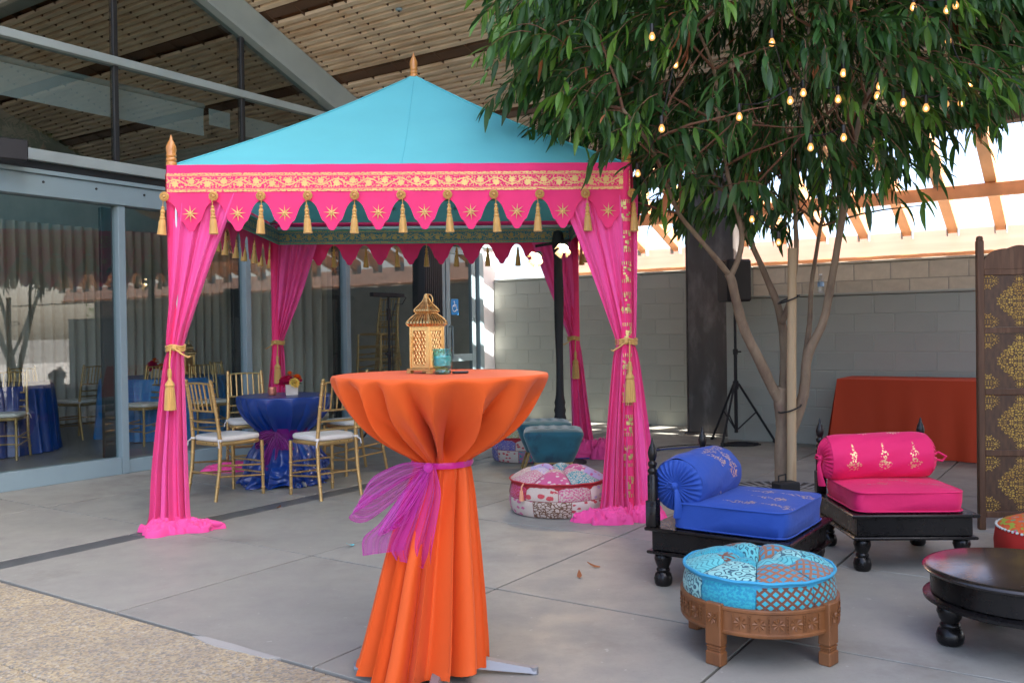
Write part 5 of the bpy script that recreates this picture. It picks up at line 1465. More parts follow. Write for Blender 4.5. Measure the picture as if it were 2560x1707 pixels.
# ------------------------------------------------------------------ carved stool and its turquoise pouf
m_carv = M('carved_teak', (.215, .082, .026), .5, var=.25, vscale=9, stretch=(1, 1, .25), col2=(.12, .042, .014), c2scale=7, c2lo=.5, c2hi=.7, rvar=.1, coat=.1)
SP = Vector((.975, 3.60, 0)); SR = rad(-47)
st = thing('carved_stool', 'round carved wooden stool frame with four square feet', 'stool', SP, SR)
Rr = .305; zr0, zr1 = .125, .228
q = MB(); q.lathe([(Rr - .03, zr0), (Rr, zr0), (Rr + .003, zr0 + .006), (Rr + .003, zr0 + .012), (Rr - .002, zr0 + .016), (Rr - .002, zr1 - .016), (Rr + .003, zr1 - .012), (Rr + .003, zr1 - .003), (Rr, zr1), (Rr - .03, zr1), (Rr - .03, zr0)], 72)
ring = q.build('ring_apron', m_carv, st)
q = MB(); q.lathe([(0, zr1 - .05), (Rr - .031, zr1 - .05), (Rr - .031, zr1 - .035), (0, zr1 - .035)], 40); q.build('seat_board', m_carv, st)
q = MB()
for k in range(8):   # chip carved flower: eight wedge petals standing proud
    an = k * pi / 4; L_ = .026
    q.add([(.004 * cos(an), -.001, .004 * sin(an)), (L_ * .75 * cos(an + .30), 0, L_ * .75 * sin(an + .30)), (L_ * cos(an), -.006, L_ * sin(an)), (L_ * .75 * cos(an - .30), 0, L_ * .75 * sin(an - .30))], [(0, 1, 2), (0, 2, 3)])
q.box(-.031, -.029, -.003, 0, -.03, .03); q.box(.029, .031, -.003, 0, -.03, .03)
fl_me = q.mesh('carved_flower', m_carv, 0)
q = MB()
for j in range(5): q.sphere((0, -.002, -.024 + j * .012), .0035, 6, 4)
dot_me = q.mesh('carved_dots', m_carv)
zc = (zr0 + zr1) / 2
for k in range(28):
    an = 2 * pi * (k + .5) / 28
    if min(abs(((an - j * pi / 2 + pi) % (2 * pi)) - pi) for j in range(4)) < .15: continue
    r = Rr - .001
    ob('carved_flower', fl_me, ring, (r * sin(an), -r * cos(an), zc), (0, 0, an))
    an2 = an + pi / 28
    if min(abs(((an2 - j * pi / 2 + pi) % (2 * pi)) - pi) for j in range(4)) > .16:
        ob('carved_dots', dot_me, ring, (r * sin(an2), -r * cos(an2), zc), (0, 0, an2))
q = MB(); w = .034
for (z0, z1, e) in ((.0, .052, 0), (.055, .062, -.003), (.065, .072, -.001), (.076, .236, 0)):
    q.box(-w - e, w + e, -.024 - e, .024 + e, z0, z1, .004)
q.box(-w + .006, w - .006, -.018, .018, .05, .08)
q.add([(.008 * cos(a), -.0245, .185 + .008 * sin(a)) for a in (0, 1)], [])
lg_me = q.mesh('leg', m_carv, 30)
for k in range(4):
    an = k * pi / 2
    l = ob('leg', lg_me, st, ((Rr - .008) * sin(an), -(Rr - .008) * cos(an), 0), (0, 0, an))
    ob('carved_flower', fl_me, l, (0, -.025, zc + .005), (0, 0, 0), (.8, 1, .9))
cy, dt, aq, bn, tq, pt_ = (.03, .42, .52), (.004, .07, .12), (.12, .52, .56), (.14, .055, .03), (.015, .28, .44), (.28, .60, .58)
pouf('round_cushion', 'turquoise and brown patchwork round cushion in the carved stool', SP + Vector((0, 0, .182)), rad(-62), .292, .178,
     [('lattice', (.30, .13, .07), tq, 1.5), ('scroll', cy, dt, 1.5), ('rings', aq, dt, 1.3), ('waves', aq, (.03, .25, .30), 1.2), ('blobs', tq, cy, 1.8), ('rings', pt_, dt, 1.4), ('leaves', (.16, .06, .035), cy, 1.3)],
     [('lattice', (.16, .06, .035), cy, 1.9), ('rings', aq, dt, 1.5), ('leaves', (.16, .06, .04), (.10, .50, .56), 1.1), ('scroll', cy, dt, 1.3), ('waves', (.02, .12, .40), tq, 2.0), ('rings', pt_, dt, 1.6), ('blobs', tq, cy, 2.5)],
     M('sky_piping', (.04, .33, .55), .7), nt_=8, rows=1, tuft=.9, group='round cushion on stool')
# ------------------------------------------------------------------ round black tea table
RT = Vector((2.015, 3.555, 0))
rt = thing('tea_table', 'low round black lacquered tea table at the right edge', 'table', RT, rad(20))
m_lacq_top = M('black_lacquer_top', (.014, .010, .009), .22, var=.3, vscale=3, stretch=(.3, 1, 1), coat=.5, rvar=.08)
q = MB(); q.lathe([(0, .305), (.34, .305), (.362, .300), (.368, .293), (.365, .284), (.352, .280), (0, .28)], 64); q.build('tabletop', m_lacq_top, rt, smooth=50)
q = MB(); q.lathe([(.33, .279), (.338, .275), (.338, .195), (.33, .19)], 64); q.build('apron', m_lacq, rt, smooth=50)
q = MB(); q.lathe([(.30, .190), (.35, .189), (.366, .182), (.366, .172), (.352, .166), (.34, .160), (.30, .158)], 64); q.build('lower_moulding', m_lacq, rt, smooth=50)
lq = MB(); lq.lathe([(r * 1.15, z * .160 / .158) for r, z in leg_prof], 24); lm = lq.mesh('leg', m_lacq, 50)
for k in range(4):
    an = rad(20 + 16 + 90 * k) + rad(160) - rad(20) * 2; ob('leg', lm, rt, (.285 * cos(an), .285 * sin(an), 0))
# ------------------------------------------------------------------ red embroidered pouf
emb = ('flowers', (.62, .09, .03), (.55, .45, .06), 2.2)
m_redc = M('red_cotton', (.45, .02, .012), .8, var=.1, vscale=5)
rp = thing('embroidered_pouf', 'red pouf with orange embroidered top and white pompom trim', 'pouf', (2.93, 4.78, 0), .3)
rp.scale = (1, 1, .84)
q = MB(); q.lathe([(0, .003), (.30, .003), (.33, .02), (.335, .12), (.325, .20), (.315, .215)], 48, mod=lambda an, t: 1 + .01 * sin(11 * an)); q.build('side', m_redc, rp, smooth=180)
def toppat():
    m, nt, bs = base('suzani_embroidery')
    v = coords(nt, 'Object', (16, 16, 2), (.3, .2, 0)); vo = nd(nt, 'ShaderNodeTexVoronoi', {'Vector': v, 'Scale': 1.0})
    r = nd(nt, 'ShaderNodeValToRGB', {0: mt(nt, 'ADD', vo.outputs[0], mt(nt, 'MULTIPLY', noise_(nt, v, 2.5, 2), .25))})
    el = r.color_ramp.elements
    cs = ((.0, (.75, .55, .04)), (.24, (.75, .06, .22)), (.36, (.10, .40, .20)), (.44, (.72, .14, .03)), (.66, (.70, .10, .03)), (.76, (.35, .45, .05)), (.92, (.65, .05, .05)))
    el[0].color = rgba(cs[0][1]); el[1].color = rgba(cs[-1][1])
    for p, c in cs[1:-1]: el.new(p).color = rgba(c)
    r.color_ramp.interpolation = 'CONSTANT'
    nt.links.new(r.outputs[0], bs.inputs['Base Color']); bs.inputs['Roughness'].default_value = .8
    return m
q = MB(); q.lathe([(.317, .216), (.30, .235), (.24, .262), (.14, .28), (0, .288)], 48); tpp = q.build('top', toppat(), rp, smooth=180)
q = MB()
for k in range(70):
    an = 2 * pi * k / 70; q.sphere((.323 * cos(an), .323 * sin(an), .214), .0085, 6, 5)
tag(q.build('pompom_trim', M('white_pompom', (.62, .66, .60), .9, var=.2), rp), kind='stuff')
# ------------------------------------------------------------------ carved folding screen
m_scr = M('dark_carved_wood', (.085, .038, .017), .6, var=.3, vscale=6, stretch=(3, 1, .25), col2=(.14, .07, .035), c2scale=9, c2lo=.5, c2hi=.7, bump=.25, bscale=30)
def scr_panel_mat():
    m, nt, bs = base('gold_fretwork_panel')
    v, u_, v_ = uvsep(nt)
    x, y = mt(nt, 'SUBTRACT', u_, .5), mt(nt, 'MULTIPLY', mt(nt, 'SUBTRACT', v_, .5), 1.12)
    a = medallion_mask(nt, x, y, .37)
    ax, ay = mt(nt, 'SUBTRACT', .5, mt(nt, 'ABSOLUTE', x)), mt(nt, 'SUBTRACT', .5, mt(nt, 'ABSOLUTE', y))
    b = medallion_mask(nt, mt(nt, 'SUBTRACT', ax, .05), mt(nt, 'SUBTRACT', ay, .06), .17, sd=3.0)
    c = medallion_mask(nt, x, mt(nt, 'SUBTRACT', ay, .03), .08, sd=5.0)
    mk = mt(nt, 'MAXIMUM', mt(nt, 'MAXIMUM', a, b), c)
    wood = mixc(nt, maprange(nt, noise_(nt, coords(nt, 'UV', (9, 2, 1)), 2.0, 4), .35, .65), (.055, .026, .013), (.10, .048, .022))
    worn = mixc(nt, maprange(nt, noise_(nt, coords(nt, 'Object'), 5.0, 3), .35, .65), (.42, .24, .05), (.60, .40, .08))
    nt.links.new(mixc(nt, mk, wood, worn), bs.inputs['Base Color'])
    bs.inputs['Roughness'].default_value = .5; nt.links.new(mt(nt, 'MULTIPLY', mk, .4), bs.inputs['Metallic'])
    bump_(nt, bs, mk, .6, .004)
    return m
m_scrp = scr_panel_mat()
scn = thing('folding_screen', 'dark carved wooden folding screen with gold medallions at the right edge', 'screen', (2.885, 5.585, 0), rad(-6))
def screen_leaf(x0, y0, rz, n):
    lf = thing('screen_panel', None, None, (x0, y0, 0), rz); lf.parent = scn
    for x in (0, .462):
        q = MB(); q.box(x, x + .04, -.02, .02, 0, 1.79 if x == 0 else 1.70, .004)
        if x == 0: q.lathe([(.02, 1.79), (.021, 1.80), (.017, 1.815), (0, 1.82)], 12, (.02, 0, 0))
        q.build('stile', m_scr, lf)
    zz = [.10, .48, .86, 1.24, 1.60]
    for z in zz:
        q = MB(); q.box(.041, .461, -.014, .014, z - .025, z + .012, .003); q.build('rail', m_scr, lf)
    for z0, z1 in zip(zz[:-1], zz[1:]):
        q = MB(); q.grid(lambda s, t: (lerp(.043, .459, s), -.004, lerp(z0 + .013, z1 - .026, t)), 1, 1); q.build('carved_panel', m_scrp, lf, smooth=0)
    q = MB(); out = [(.042, 1.613)] + [(.042 + .418 * t, 1.62 + .05 + .075 * sin(pi * t) ** .7 + .012 * abs(sin(3 * pi * t))) for t in [i / 24 for i in range(25)]] + [(.46, 1.613)]
    q.prism(out, -.012, .012); q.build('crest', m_scr, lf, smooth=0)
    return lf
l1 = screen_leaf(0, 0, 0, 0); l2 = screen_leaf(.505, .0, rad(55), 1)
# ------------------------------------------------------------------ orange draped rectangular table
m_red_or = M('burnt_orange_linen', (.50, .046, .008), .8, var=.08, vscale=2, stretch=(1, 1, .3))
oc = G(9.54, -1.40)
t = thing('buffet_table', 'long folding table under the burnt orange cloth', 'table', oc, RZ)
q = MB(); q.box(-.90, .90, -.29, .29, .715, .74, .004); q.build('tabletop', m_box, t)
for x in (-.75, .75):
    q = MB(); q.tube([(x, -.22, 0), (x, -.22, .714)], .014, 8); q.build('leg', m_chrome, t); q = MB(); q.tube([(x, .22, 0), (x, .22, .714)], .014, 8); q.build('leg', m_chrome, t)
q = MB(); HX, HY = .93, .31
def oc_fn(s, w):
    # around the rectangle
    per = [(-HX, -HY), (HX, -HY), (HX, HY), (-HX, HY), (-HX, -HY)]; ln = [2 * HX, 2 * HY, 2 * HX, 2 * HY]; d = s * sum(ln)
    for k in range(4):
        if d <= ln[k] + 1e-6: break
        d -= ln[k]
    f = d / ln[k]; x = lerp(per[k][0], per[k + 1][0], f); y = lerp(per[k][1], per[k + 1][1], f)
    cor = max(0, 1 - min(f, 1 - f) * ln[k] / .22)
    out = w * (.02 + .10 * cor ** 1.5) + .020 * sin(s * 55) * w + .014 * sin(s * 131 + 2) * w
    nx, ny = ((0, -1), (1, 0), (0, 1), (-1, 0))[k]; cxn, cyn = x / HX * cor, y / HY * cor
    vx, vy = nx * (1 - cor * .5) + cxn * .5, ny * (1 - cor * .5) + cyn * .5
    return (x + vx * out, y + vy * out, lerp(.752, .006, w))
q.grid(oc_fn, 300, 14); q.add([(-HX, -HY, .752), (HX, -HY, .752), (HX, HY, .752), (-HX, HY, .752)], [(0, 1, 2, 3)])
tag(q.build('tablecloth', m_red_or, None, oc, (0, 0, RZ), smooth=60), 'burnt orange cloth draped over the long table by the low wall', 'tablecloth')
# ------------------------------------------------------------------ loudspeaker on tripod
spb = G(9.58, -3.50)
t = thing('speaker_stand', 'black tripod speaker stand in front of the steel column', 'stand', spb, .3)
q = MB(); q.tube([(0, 0, .12), (0, 0, 1.0)], .019, 12); q.tube([(0, 0, .95), (0, 0, 1.56)], .015, 12); q.build('pole', m_blackm, t)
q = MB(); q.lathe([(.03, .60), (.032, .61), (.032, .68), (.03, .69)], 14); q.lathe([(.026, .98), (.028, 1.03), (.026, 1.04)], 14); q.tube([(.03, 0, 1.01), (.07, 0, 1.01)], .009, 8); q.build('collar', m_blackm, t)
for k in range(3):
    an = rad(-22 + 120 * k); q = MB(); q.tube([(.03 * cos(an), .03 * sin(an), .66), (.42 * cos(an), .42 * sin(an), .02)], .013, 8); l = q.build('leg', m_blackm, t)
    q = MB(); q.tube([(.40 * cos(an), .40 * sin(an), .035), (.435 * cos(an), .435 * sin(an), .006)], .018, 8); q.build('rubber_foot', m_blackm, l)
    q = MB(); q.tube([(.02 * cos(an), .02 * sin(an), .16), (.22 * cos(an), .22 * sin(an), .348)], .008, 6); q.build('brace', m_blackm, t)
t = thing('loudspeaker', 'black loudspeaker on the tripod stand by the steel column', 'speaker', spb + Vector((0, 0, 1.56)), rad(14))
q = MB(); q.box(-.145, .145, -.12, .14, 0, .46, .02); q.build('cabinet', m_blackm, t)
q = MB(); q.box(-.125, .125, -.128, -.121, .02, .44, .003); q.build('grille', m_black, t)
q = MB(); q.box(.146, .152, -.04, .04, .18, .28, .002); q.build('handle', m_black, t)
# cables on the floor by the stand
def cable(label, pts, r=.006, mat=m_blackm):
    q = MB(); n = len(pts); keys = [(i / (n - 1), *p) for i, p in enumerate(pts)]
    q.tube([Vector(interp(keys, i / 60)) + Vector((0, 0, r + .002)) for i in range(61)], r, 6)
    return tag(q.build('cable', mat), label, 'cable')
c0 = spb
cable('black cable running from the speaker stand toward the tent', [(c0.x, c0.y - .1, .0), (c0.x - .2, c0.y - .25, 0), (c0.x - .5, c0.y - .1, 0), (c0.x - .9, c0.y - .3, 0), (1.5, 9.35, 0), (1.0, 9.15, 0), (.75, 9.05, 0)])
cable('thin blue cable lying beside the black one near the tent corner', [(2.0, 9.62, 0), (1.5, 9.40, 0), (1.1, 9.1, 0), (.8, 8.9, 0), (.5, 8.8, 0)], .008, M('blue_cable', (.02, .06, .28), .5))
cable('coiled black cable heaped at the foot of the speaker stand', [(c0.x + .22 * cos(k * .9) * (1 - k * .012), c0.y - .18 + .10 * sin(k * .9), .004 * (k % 5)) for k in range(30)], .008)
# ------------------------------------------------------------------ black draped lighting stand in the tent
lsp = Vector((.455, 8.66, 0))
t = thing('light_stand', 'lighting stand in a black stretch sleeve with two lit spotlights', 'light stand', lsp)
q = MB(); rn = random.Random(3); pf = []
for i in range(60):
    z = .02 + 2.2 * i / 59; r = .040 + .006 * sin(z * 5) + (.012 * (i % 2) + rn.uniform(0, .006) if z < .62 else 0) + (.025 * math.exp(-((z - 2.12) / .1) ** 2))
    pf.append((r, z))
pf.append((0, 2.235)); q.lathe(pf, 18, mod=lambda an, t_: 1 + .04 * sin(3 * an + t_ * 20)); q.build('sleeve', m_blackm, t, smooth=180)
q = MB(); q.lathe([(0, 0), (.25, 0), (.25, .012), (0, .016)], 32); q.build('base_plate', m_blackm, t)
q = MB(); q.tube([(-.22, -.03, 2.08), (.12, -.06, 2.13)], .014, 8); q.build('crossbar', m_blackm, t)
m_lampin = emit('lit_spot', (1.0, .72, .40), 14); m_sil = M('silver_can', (.55, .52, .48), .35, metal=.6)
for (x, z, dx, dz, nm) in ((-.20, 1.98, -.35, -.45, 'left'), (.055, 2.07, -.25, -.65, 'right')):
    d = Vector((dx, -.85, dz)).normalized(); p0 = Vector((x, -.05, z)); q = MB()
    q.tube([p0 - d * .06, p0 + d * .03], [.032, .045], 16, False); q.tube([p0 - d * .065, p0 - d * .06], [.02, .032], 16); can = q.build('spotlight', m_sil, t)
    q = MB(); q.tube([p0 + d * .012, p0 + d * .014], .039, 16); q.build('lamp', m_lampin, can)
    up_ = d.orthogonal().normalized(); si = d.cross(up_)
    q = MB()
    for (e, g_) in ((up_, si), (-up_, si), (si, up_), (-si, up_)):
        a_ = p0 + d * .03 + e * .046; b_ = a_ + d * .05 + e * .028
        q.add([a_ - g_ * .03, a_ + g_ * .03, b_ + g_ * .042, b_ - g_ * .042, a_ - g_ * .03 + d * .002, a_ + g_ * .03 + d * .002, b_ + g_ * .042 + d * .002, b_ - g_ * .042 + d * .002], [(0, 1, 2, 3), (7, 6, 5, 4), (0, 4, 5, 1), (2, 6, 7, 3)])
    q.build('barn_doors', M('barn_door', (.5, .42, .34), .5, metal=.3), can, smooth=0)
    ld = bpy.data.lights.new('spot_glow', 'SPOT'); ld.energy = 7; ld.color = (1, .72, .42); ld.spot_size = rad(100); ld.shadow_soft_size = .04
    lo = bpy.data.objects.new('spot_glow', ld); COL.objects.link(lo); lo.parent = can; lo.location = p0 + d * .05; lo.rotation_euler = d.to_track_quat('-Z', 'Y').to_euler()
# T-bar lighting stand beside the glass
tb_ = G(8.15, -7.28)
t = thing('bar_light_stand', 'black T shaped stand with a light bar in front of the glass', 'light stand', tb_, RZ + pi / 2)
q = MB(); q.tube([(0, 0, .1), (0, 0, 1.05)], .019, 10); q.tube([(0, 0, 1.0), (0, 0, 1.70)], .014, 10); q.build('pole', m_blackm, t)
q = MB(); q.tube([(0, 0, 1.42), (0, 0, 1.56)], .026, 10); q.tube([(0, 0, .98), (0, 0, 1.05)], .026, 10); q.tube([(0, -.02, 1.02), (-.07, -.02, 1.02)], .009, 6); q.sphere((-.075, -.02, 1.02), .018, 8, 6); q.build('collar', m_blackm, t)
q = MB(); q.box(-.30, .26, -.035, .035, 1.70, 1.75, .008); q.build('light_bar', m_blackm, t)
q = MB(); q.tube([(.26, 0, 1.73), (.32, 0, 1.70), (.25, 0, 1.62), (.10, -.02, 1.62), (.03, -.02, 1.45), (.04, -.02, .9), (.02, -.02, .3)], .006, 6); q.build('power_cord', m_blackm, t)
for k in range(3):
    an = rad(30 + 120 * k); q = MB(); q.tube([(0, 0, .45), (.36 * cos(an), .36 * sin(an), .012)], .012, 8); q.build('leg', m_blackm, t)
# water bottle on the low wall
m_pet = glassmat('clear_bottle', (.82, .88, .92), .12, .02)
m_blabel = M('bottle_label', (.25, .40, .60), .5, var=.4, vscale=40)
t = thing('water_bottle', 'clear plastic water bottle standing on the low grey wall', 'bottle', G(9.98, -2.68, 1.632))
q = MB(); q.lathe([(0, 0), (.030, 0), (.033, .006), (.032, .03), (.034, .04), (.032, .055), (.034, .07), (.033, .13), (.028, .155), (.016, .178), (.014, .20), (0, .20)], 20); q.build('body', m_pet, t, smooth=60)
q = MB(); q.lathe([(.0345, .075), (.0345, .125)], 20); q.build('label_wrap', m_blabel, t)
q = MB(); q.lathe([(0, .198), (.016, .198), (.016, .212), (0, .214)], 14); q.build('cap', wm_, t)
# wall speaker at the left edge
t = thing('wall_speaker', 'small black wall speaker on the header at the left edge', 'speaker', G(3.78, -7.42, 2.70), RZ - .25)
q = MB(); q.box(-.09, .09, -.12, .12, 0, .17, .01); q.build('cabinet', m_blackm, t)
q = MB(); q.box(-.16, -.091, -.02, .02, .06, .10); q.build('bracket', m_black, t)
# small fixtures under the roof
for (a, b, lb) in ((8.02, -5.05, 'small black spotlight fixed to a ceiling beam left of the tree'),):
    t = thing('ceiling_spotlight', lb, 'lamp', G(a, b, roofz(a) - .16), RZ)
    q = MB(); q.tube([(0, 0, .16), (0, 0, .07)], .012, 8); q.build('stem', m_black, t); q = MB(); q.tube([(0, -.05, .02), (0, .05, .05)], .038, 14); q.build('head', m_black, t)
t = thing('ceiling_sensor', 'small round metal sensor on the slatted ceiling above the tent', 'sensor', G(7.0, -6.05, roofz(7.0)), RZ)
q = MB(); q.lathe([(.035, 0), (.035, -.01), (.028, -.02), (0, -.022)], 16); q.build('ring', m_alu, t); q = MB(); q.sphere((0, 0, -.022), .014, 10, 6); q.build('eye', m_black, t)
# fire alarm and notices on the end wall inside
t = thing('fire_alarm', 'red fire alarm box on the dark pier behind the glass', 'alarm', G(9.0, -8.9, 1.55), RZ)
q = MB(); q.box(-.07, .07, -.03, .03, 0, .14, .006); q.build('box', M('alarm_red', (.5, .02, .02), .4), t); q = MB(); q.box(-.03, .03, -.034, -.031, .03, .11); q.build('plate', wm_, t)
# ------------------------------------------------------------------ tree
m_bark = M('grey_brown_bark', (.255, .185, .12), .85, var=.25, vscale=9, stretch=(1, 1, .4), col2=(.16, .10, .07), c2scale=10, c2lo=.45, c2hi=.7, bump=.5, bscale=60, bdist=.004)
m_twig = M('red_brown_twig', (.20, .095, .055), .8, var=.2, vscale=10)
def leafmat(name, c, c2, rough=.46, tr=.30):
    return M(name, c, rough, var=.25, vscale=2.2, col2=c2, c2scale=1.7, c2lo=.4, c2hi=.7, trans=tr, spec=.5)
m_lf = [leafmat('dark_leaf', (.024, .070, .016), (.040, .105, .030)), leafmat('mid_leaf', (.040, .120, .024), (.060, .155, .032)), leafmat('young_leaf', (.10, .24, .028), (.15, .30, .04), .42, .35), leafmat('dry_leaf', (.36, .12, .04), (.28, .10, .04), .7, .2)]
tree = thing('ficus_tree', 'multi stemmed tree with drooping narrow leaves hung with string lights', 'tree', (0, 0, 0))
main = [(2.052, 6.84, 0.0), (2.045, 6.84, 0.249), (2.058, 6.84, 0.515), (2.043, 6.84, 0.714), (2.058, 6.83, 0.814)]
left = [(2.043, 6.84, 0.697), (1.957, 6.8, 0.834), (1.854, 6.74, 1.018), (1.733, 6.68, 1.248), (1.652, 6.63, 1.474), (1.614, 6.6, 1.617), (1.589, 6.6, 1.671)]
leftA = [(1.599, 6.6, 1.658), (1.466, 6.5, 1.786), (1.315, 6.4, 1.934), (1.181, 6.3, 2.077), (1.057, 6.1, 2.259), (0.897, 5.8, 2.463), (0.706, 5.6, 2.64)]
leftB = [(1.608, 6.6, 1.649), (1.667, 6.6, 1.791), (1.691, 6.6, 1.95), (1.652, 6.6, 2.174), (1.561, 6.5, 2.443), (1.485, 6.4, 2.734), (1.436, 6.3, 3.075), (1.297, 6.2, 3.345)]
mid = [(2.064, 6.85, 0.763), (2.091, 6.9, 1.009), (2.099, 6.95, 1.243), (2.069, 7.0, 1.447), (2.014, 7.05, 1.619), (1.961, 7.1, 1.794), (1.887, 7.2, 2.011), (1.827, 7.3, 2.234), (1.736, 7.5, 2.552)]
mid2 = [(2.083, 6.95, 1.294), (2.141, 6.95, 1.444), (2.193, 7.0, 1.648), (2.223, 7.0, 1.918), (2.22, 7.0, 2.323), (2.216, 6.9, 2.707), (2.27, 6.9, 3.104), (2.308, 6.9, 3.568)]
right = [(2.073, 6.84, 0.415), (2.145, 6.8, 0.584), (2.197, 6.78, 0.782), (2.206, 6.75, 1.013), (2.249, 6.72, 1.143), (2.316, 6.7, 1.305), (2.362, 6.66, 1.561), (2.388, 6.6, 1.813), (2.412, 6.5, 2.18), (2.447, 6.4, 2.566), (2.481, 6.3, 2.818), (2.609, 6.2, 3.119), (2.687, 6.1, 3.351)]
right2 = [(2.203, 6.76, 1.029), (2.261, 6.85, 1.241), (2.31, 6.95, 1.509), (2.38, 7.05, 1.784), (2.479, 7.2, 2.073), (2.658, 7.4, 2.415), (2.969, 7.5, 2.788)]
limbs = dict(trunk=(main, .074, .066), left=(left, .052, .036), leftA=(leftA, .026, .012), leftB=(leftB, .028, .012), mid=(mid, .050, .018), mid2=(mid2, .032, .013), right=(right, .056, .016), right2=(right2, .028, .012))
for nm, (pts, r0, r1) in limbs.items():
    n = 26; keys = [(i / (len(pts) - 1), *p) for i, p in enumerate(pts)]
    P_ = []; R_ = []
    for i in range(n):
        t = i / (n - 1); p = Vector(interp(keys, t)); w = noise.noise(p * 3.1) * .008
        P_.append(p + Vector((w, -w, 0))); R_.append(.84 * lerp(r0, r1, t ** .8) * (1 + .12 * noise.noise(p * 9) + .10 * max(0, noise.noise(p * 16))) * (1 + (.35 * math.exp(-t * 14) if nm == 'trunk' else 0)))
    q = MB(); q.tube(P_, R_, 12); q.build('trunk' if nm == 'trunk' else 'limb', m_bark, tree, smooth=180)
rl = random.Random(42)
CC = Vector((2.0, 6.35, 3.30)); CR = Vector((2.0, 1.5, 1.12))
bulbs = [(0.831, 5.2, 2.949), (0.983, 5.3, 2.817), (1.52, 5.2, 2.905), (1.911, 5.15, 2.71), (1.698, 5.2, 2.615), (1.591, 5.1, 2.546), (1.898, 5.2, 2.575), (2.096, 5.1, 2.62), (2.144, 5.25, 2.604), (2.23, 5.1, 2.525), (2.381, 5.15, 2.506), (2.517, 5.2, 2.541), (2.607, 5.2, 2.545), (2.671, 5.3, 2.625), (2.707, 5.3, 2.676), (1.302, 5.1, 2.459), (0.88, 5.2, 2.421), (1.928, 5.2, 2.354), (1.77, 5.3, 2.321), (1.843, 6.2, 1.852), (2.336, 5.2, 3.098), (2.529, 5.2, 3.078), (2.679, 5.4, 3.175), (2.633, 5.4, 2.966), (0.894, 5.9, 2.157), (0.838, 5.9, 2.286), (1.662, 6.2, 2.013)]
leaves = []; twigs = MB(); nodes_l = []
ends = [Vector(p) for nm in ('leftA', 'leftB', 'mid', 'mid2', 'right', 'right2') for p in limbs[nm][0][3:] if p[2] > 2.05]
def add_twig(p, out, ln, nl, young):
    d = out.normalized(); pts = [p]; cur = p.copy()
    for i in range(5):
        d = (d + Vector((rl.uniform(-.15, .15), rl.uniform(-.15, .15), -.28))).normalized(); cur = cur + d * ln / 5; pts.append(cur.copy())
    twigs.tube(pts, [.0035, .003, .0026, .0022, .0018, .0012], 4, False)
    for i in range(nl):
        t = (i + .6) / nl * 5; k = min(4, int(t)); b = pts[k].lerp(pts[k + 1], t - k); dd = (pts[k + 1] - pts[k]).normalized()
        side = dd.orthogonal().normalized(); side = Matrix.Rotation(rl.uniform(0, 6.28), 3, dd) @ side
        ld = (dd * .55 + side * rl.uniform(.5, 1.1) + Vector((0, 0, -.15 - .8 * rl.random()))).normalized()
        L_ = rl.uniform(.09, .20); mi = 2 if ((young and i > nl * .5) or rl.random() < .05) else (1 if rl.random() < .5 else 0)
        if rl.random() < .007: mi = 3
        leaves.append((b, ld, side, L_, mi))
cnt = 0; tries = 0
while cnt < 1320 and tries < 60000:
    tries += 1
    v = Vector((rl.uniform(-1, 1), rl.uniform(-1, 1), rl.uniform(-1, 1)))
    r = (abs(v.x) ** 2.5 + abs(v.y) ** 2.5 + abs(v.z) ** 2.5) ** (1 / 2.5)
    if r > 1 or r < .5: continue
    p = CC + Vector((v.x * CR.x, v.y * CR.y, v.z * CR.z))
    # ragged outline: clumps and holes
    if noise.noise(p * 1.25 + Vector((3, 1, 7))) < -.16: continue
    if r > .86 and noise.noise(p * 2.4) < -.02: continue
    # the lower left is cut away above the tent roof
    if p.z < 3.0 - .75 * p.x and p.x < 1.1: continue
    if p.z > 4.35 or p.z > roofz(p.x * UX + p.y * UY) - .25: continue
    if p.x > 2.45 and p.z < 2.2 + 1.0 * (p.x - 2.45): continue
    if p.z < 2.55 and rl.random() < .45: continue
    # keep the turquoise canopy clear
    if p.x < .85 and p.y > 5.75 and p.z < 2.75: continue
    if any((Vector(b) - p).length < .16 for b in bulbs): continue
    out = Vector((v.x * 1.0, v.y * 1.0, v.z * .4 + .1))
    add_twig(p - out.normalized() * .12, out, rl.uniform(.26, .46), rl.randint(10, 15), rl.random() < (.34 if p.x < 1.3 and p.z > 2.8 else .16)); cnt += 1
# hanging sprigs reaching over the tent corner and in front of the trunk
for (x, y, z) in ((.22, 5.45, 3.1), (.10, 5.4, 3.25), (.35, 5.55, 2.95), (.62, 5.5, 2.62), (.72, 5.5, 2.5), (.80, 5.55, 2.45), (.95, 5.6, 2.38), (1.05, 5.7, 2.3), (1.2, 5.9, 2.25), (1.5, 6.0, 2.25), (1.85, 7.3, 2.2), (2.3, 7.2, 2.2), (1.55, 7.1, 2.18), (1.2, 6.6, 2.2), (2.6, 6.8, 2.25), (2.1, 7.4, 2.1)):
    for k in range(3):
        add_twig(Vector((x + rl.uniform(-.08, .08), y + rl.uniform(-.1, .1), z + rl.uniform(-.04, .08))), Vector((rl.uniform(-1, .6), rl.uniform(-.8, .4), .25)), rl.uniform(.25, .4), 11, rl.random() < .25)
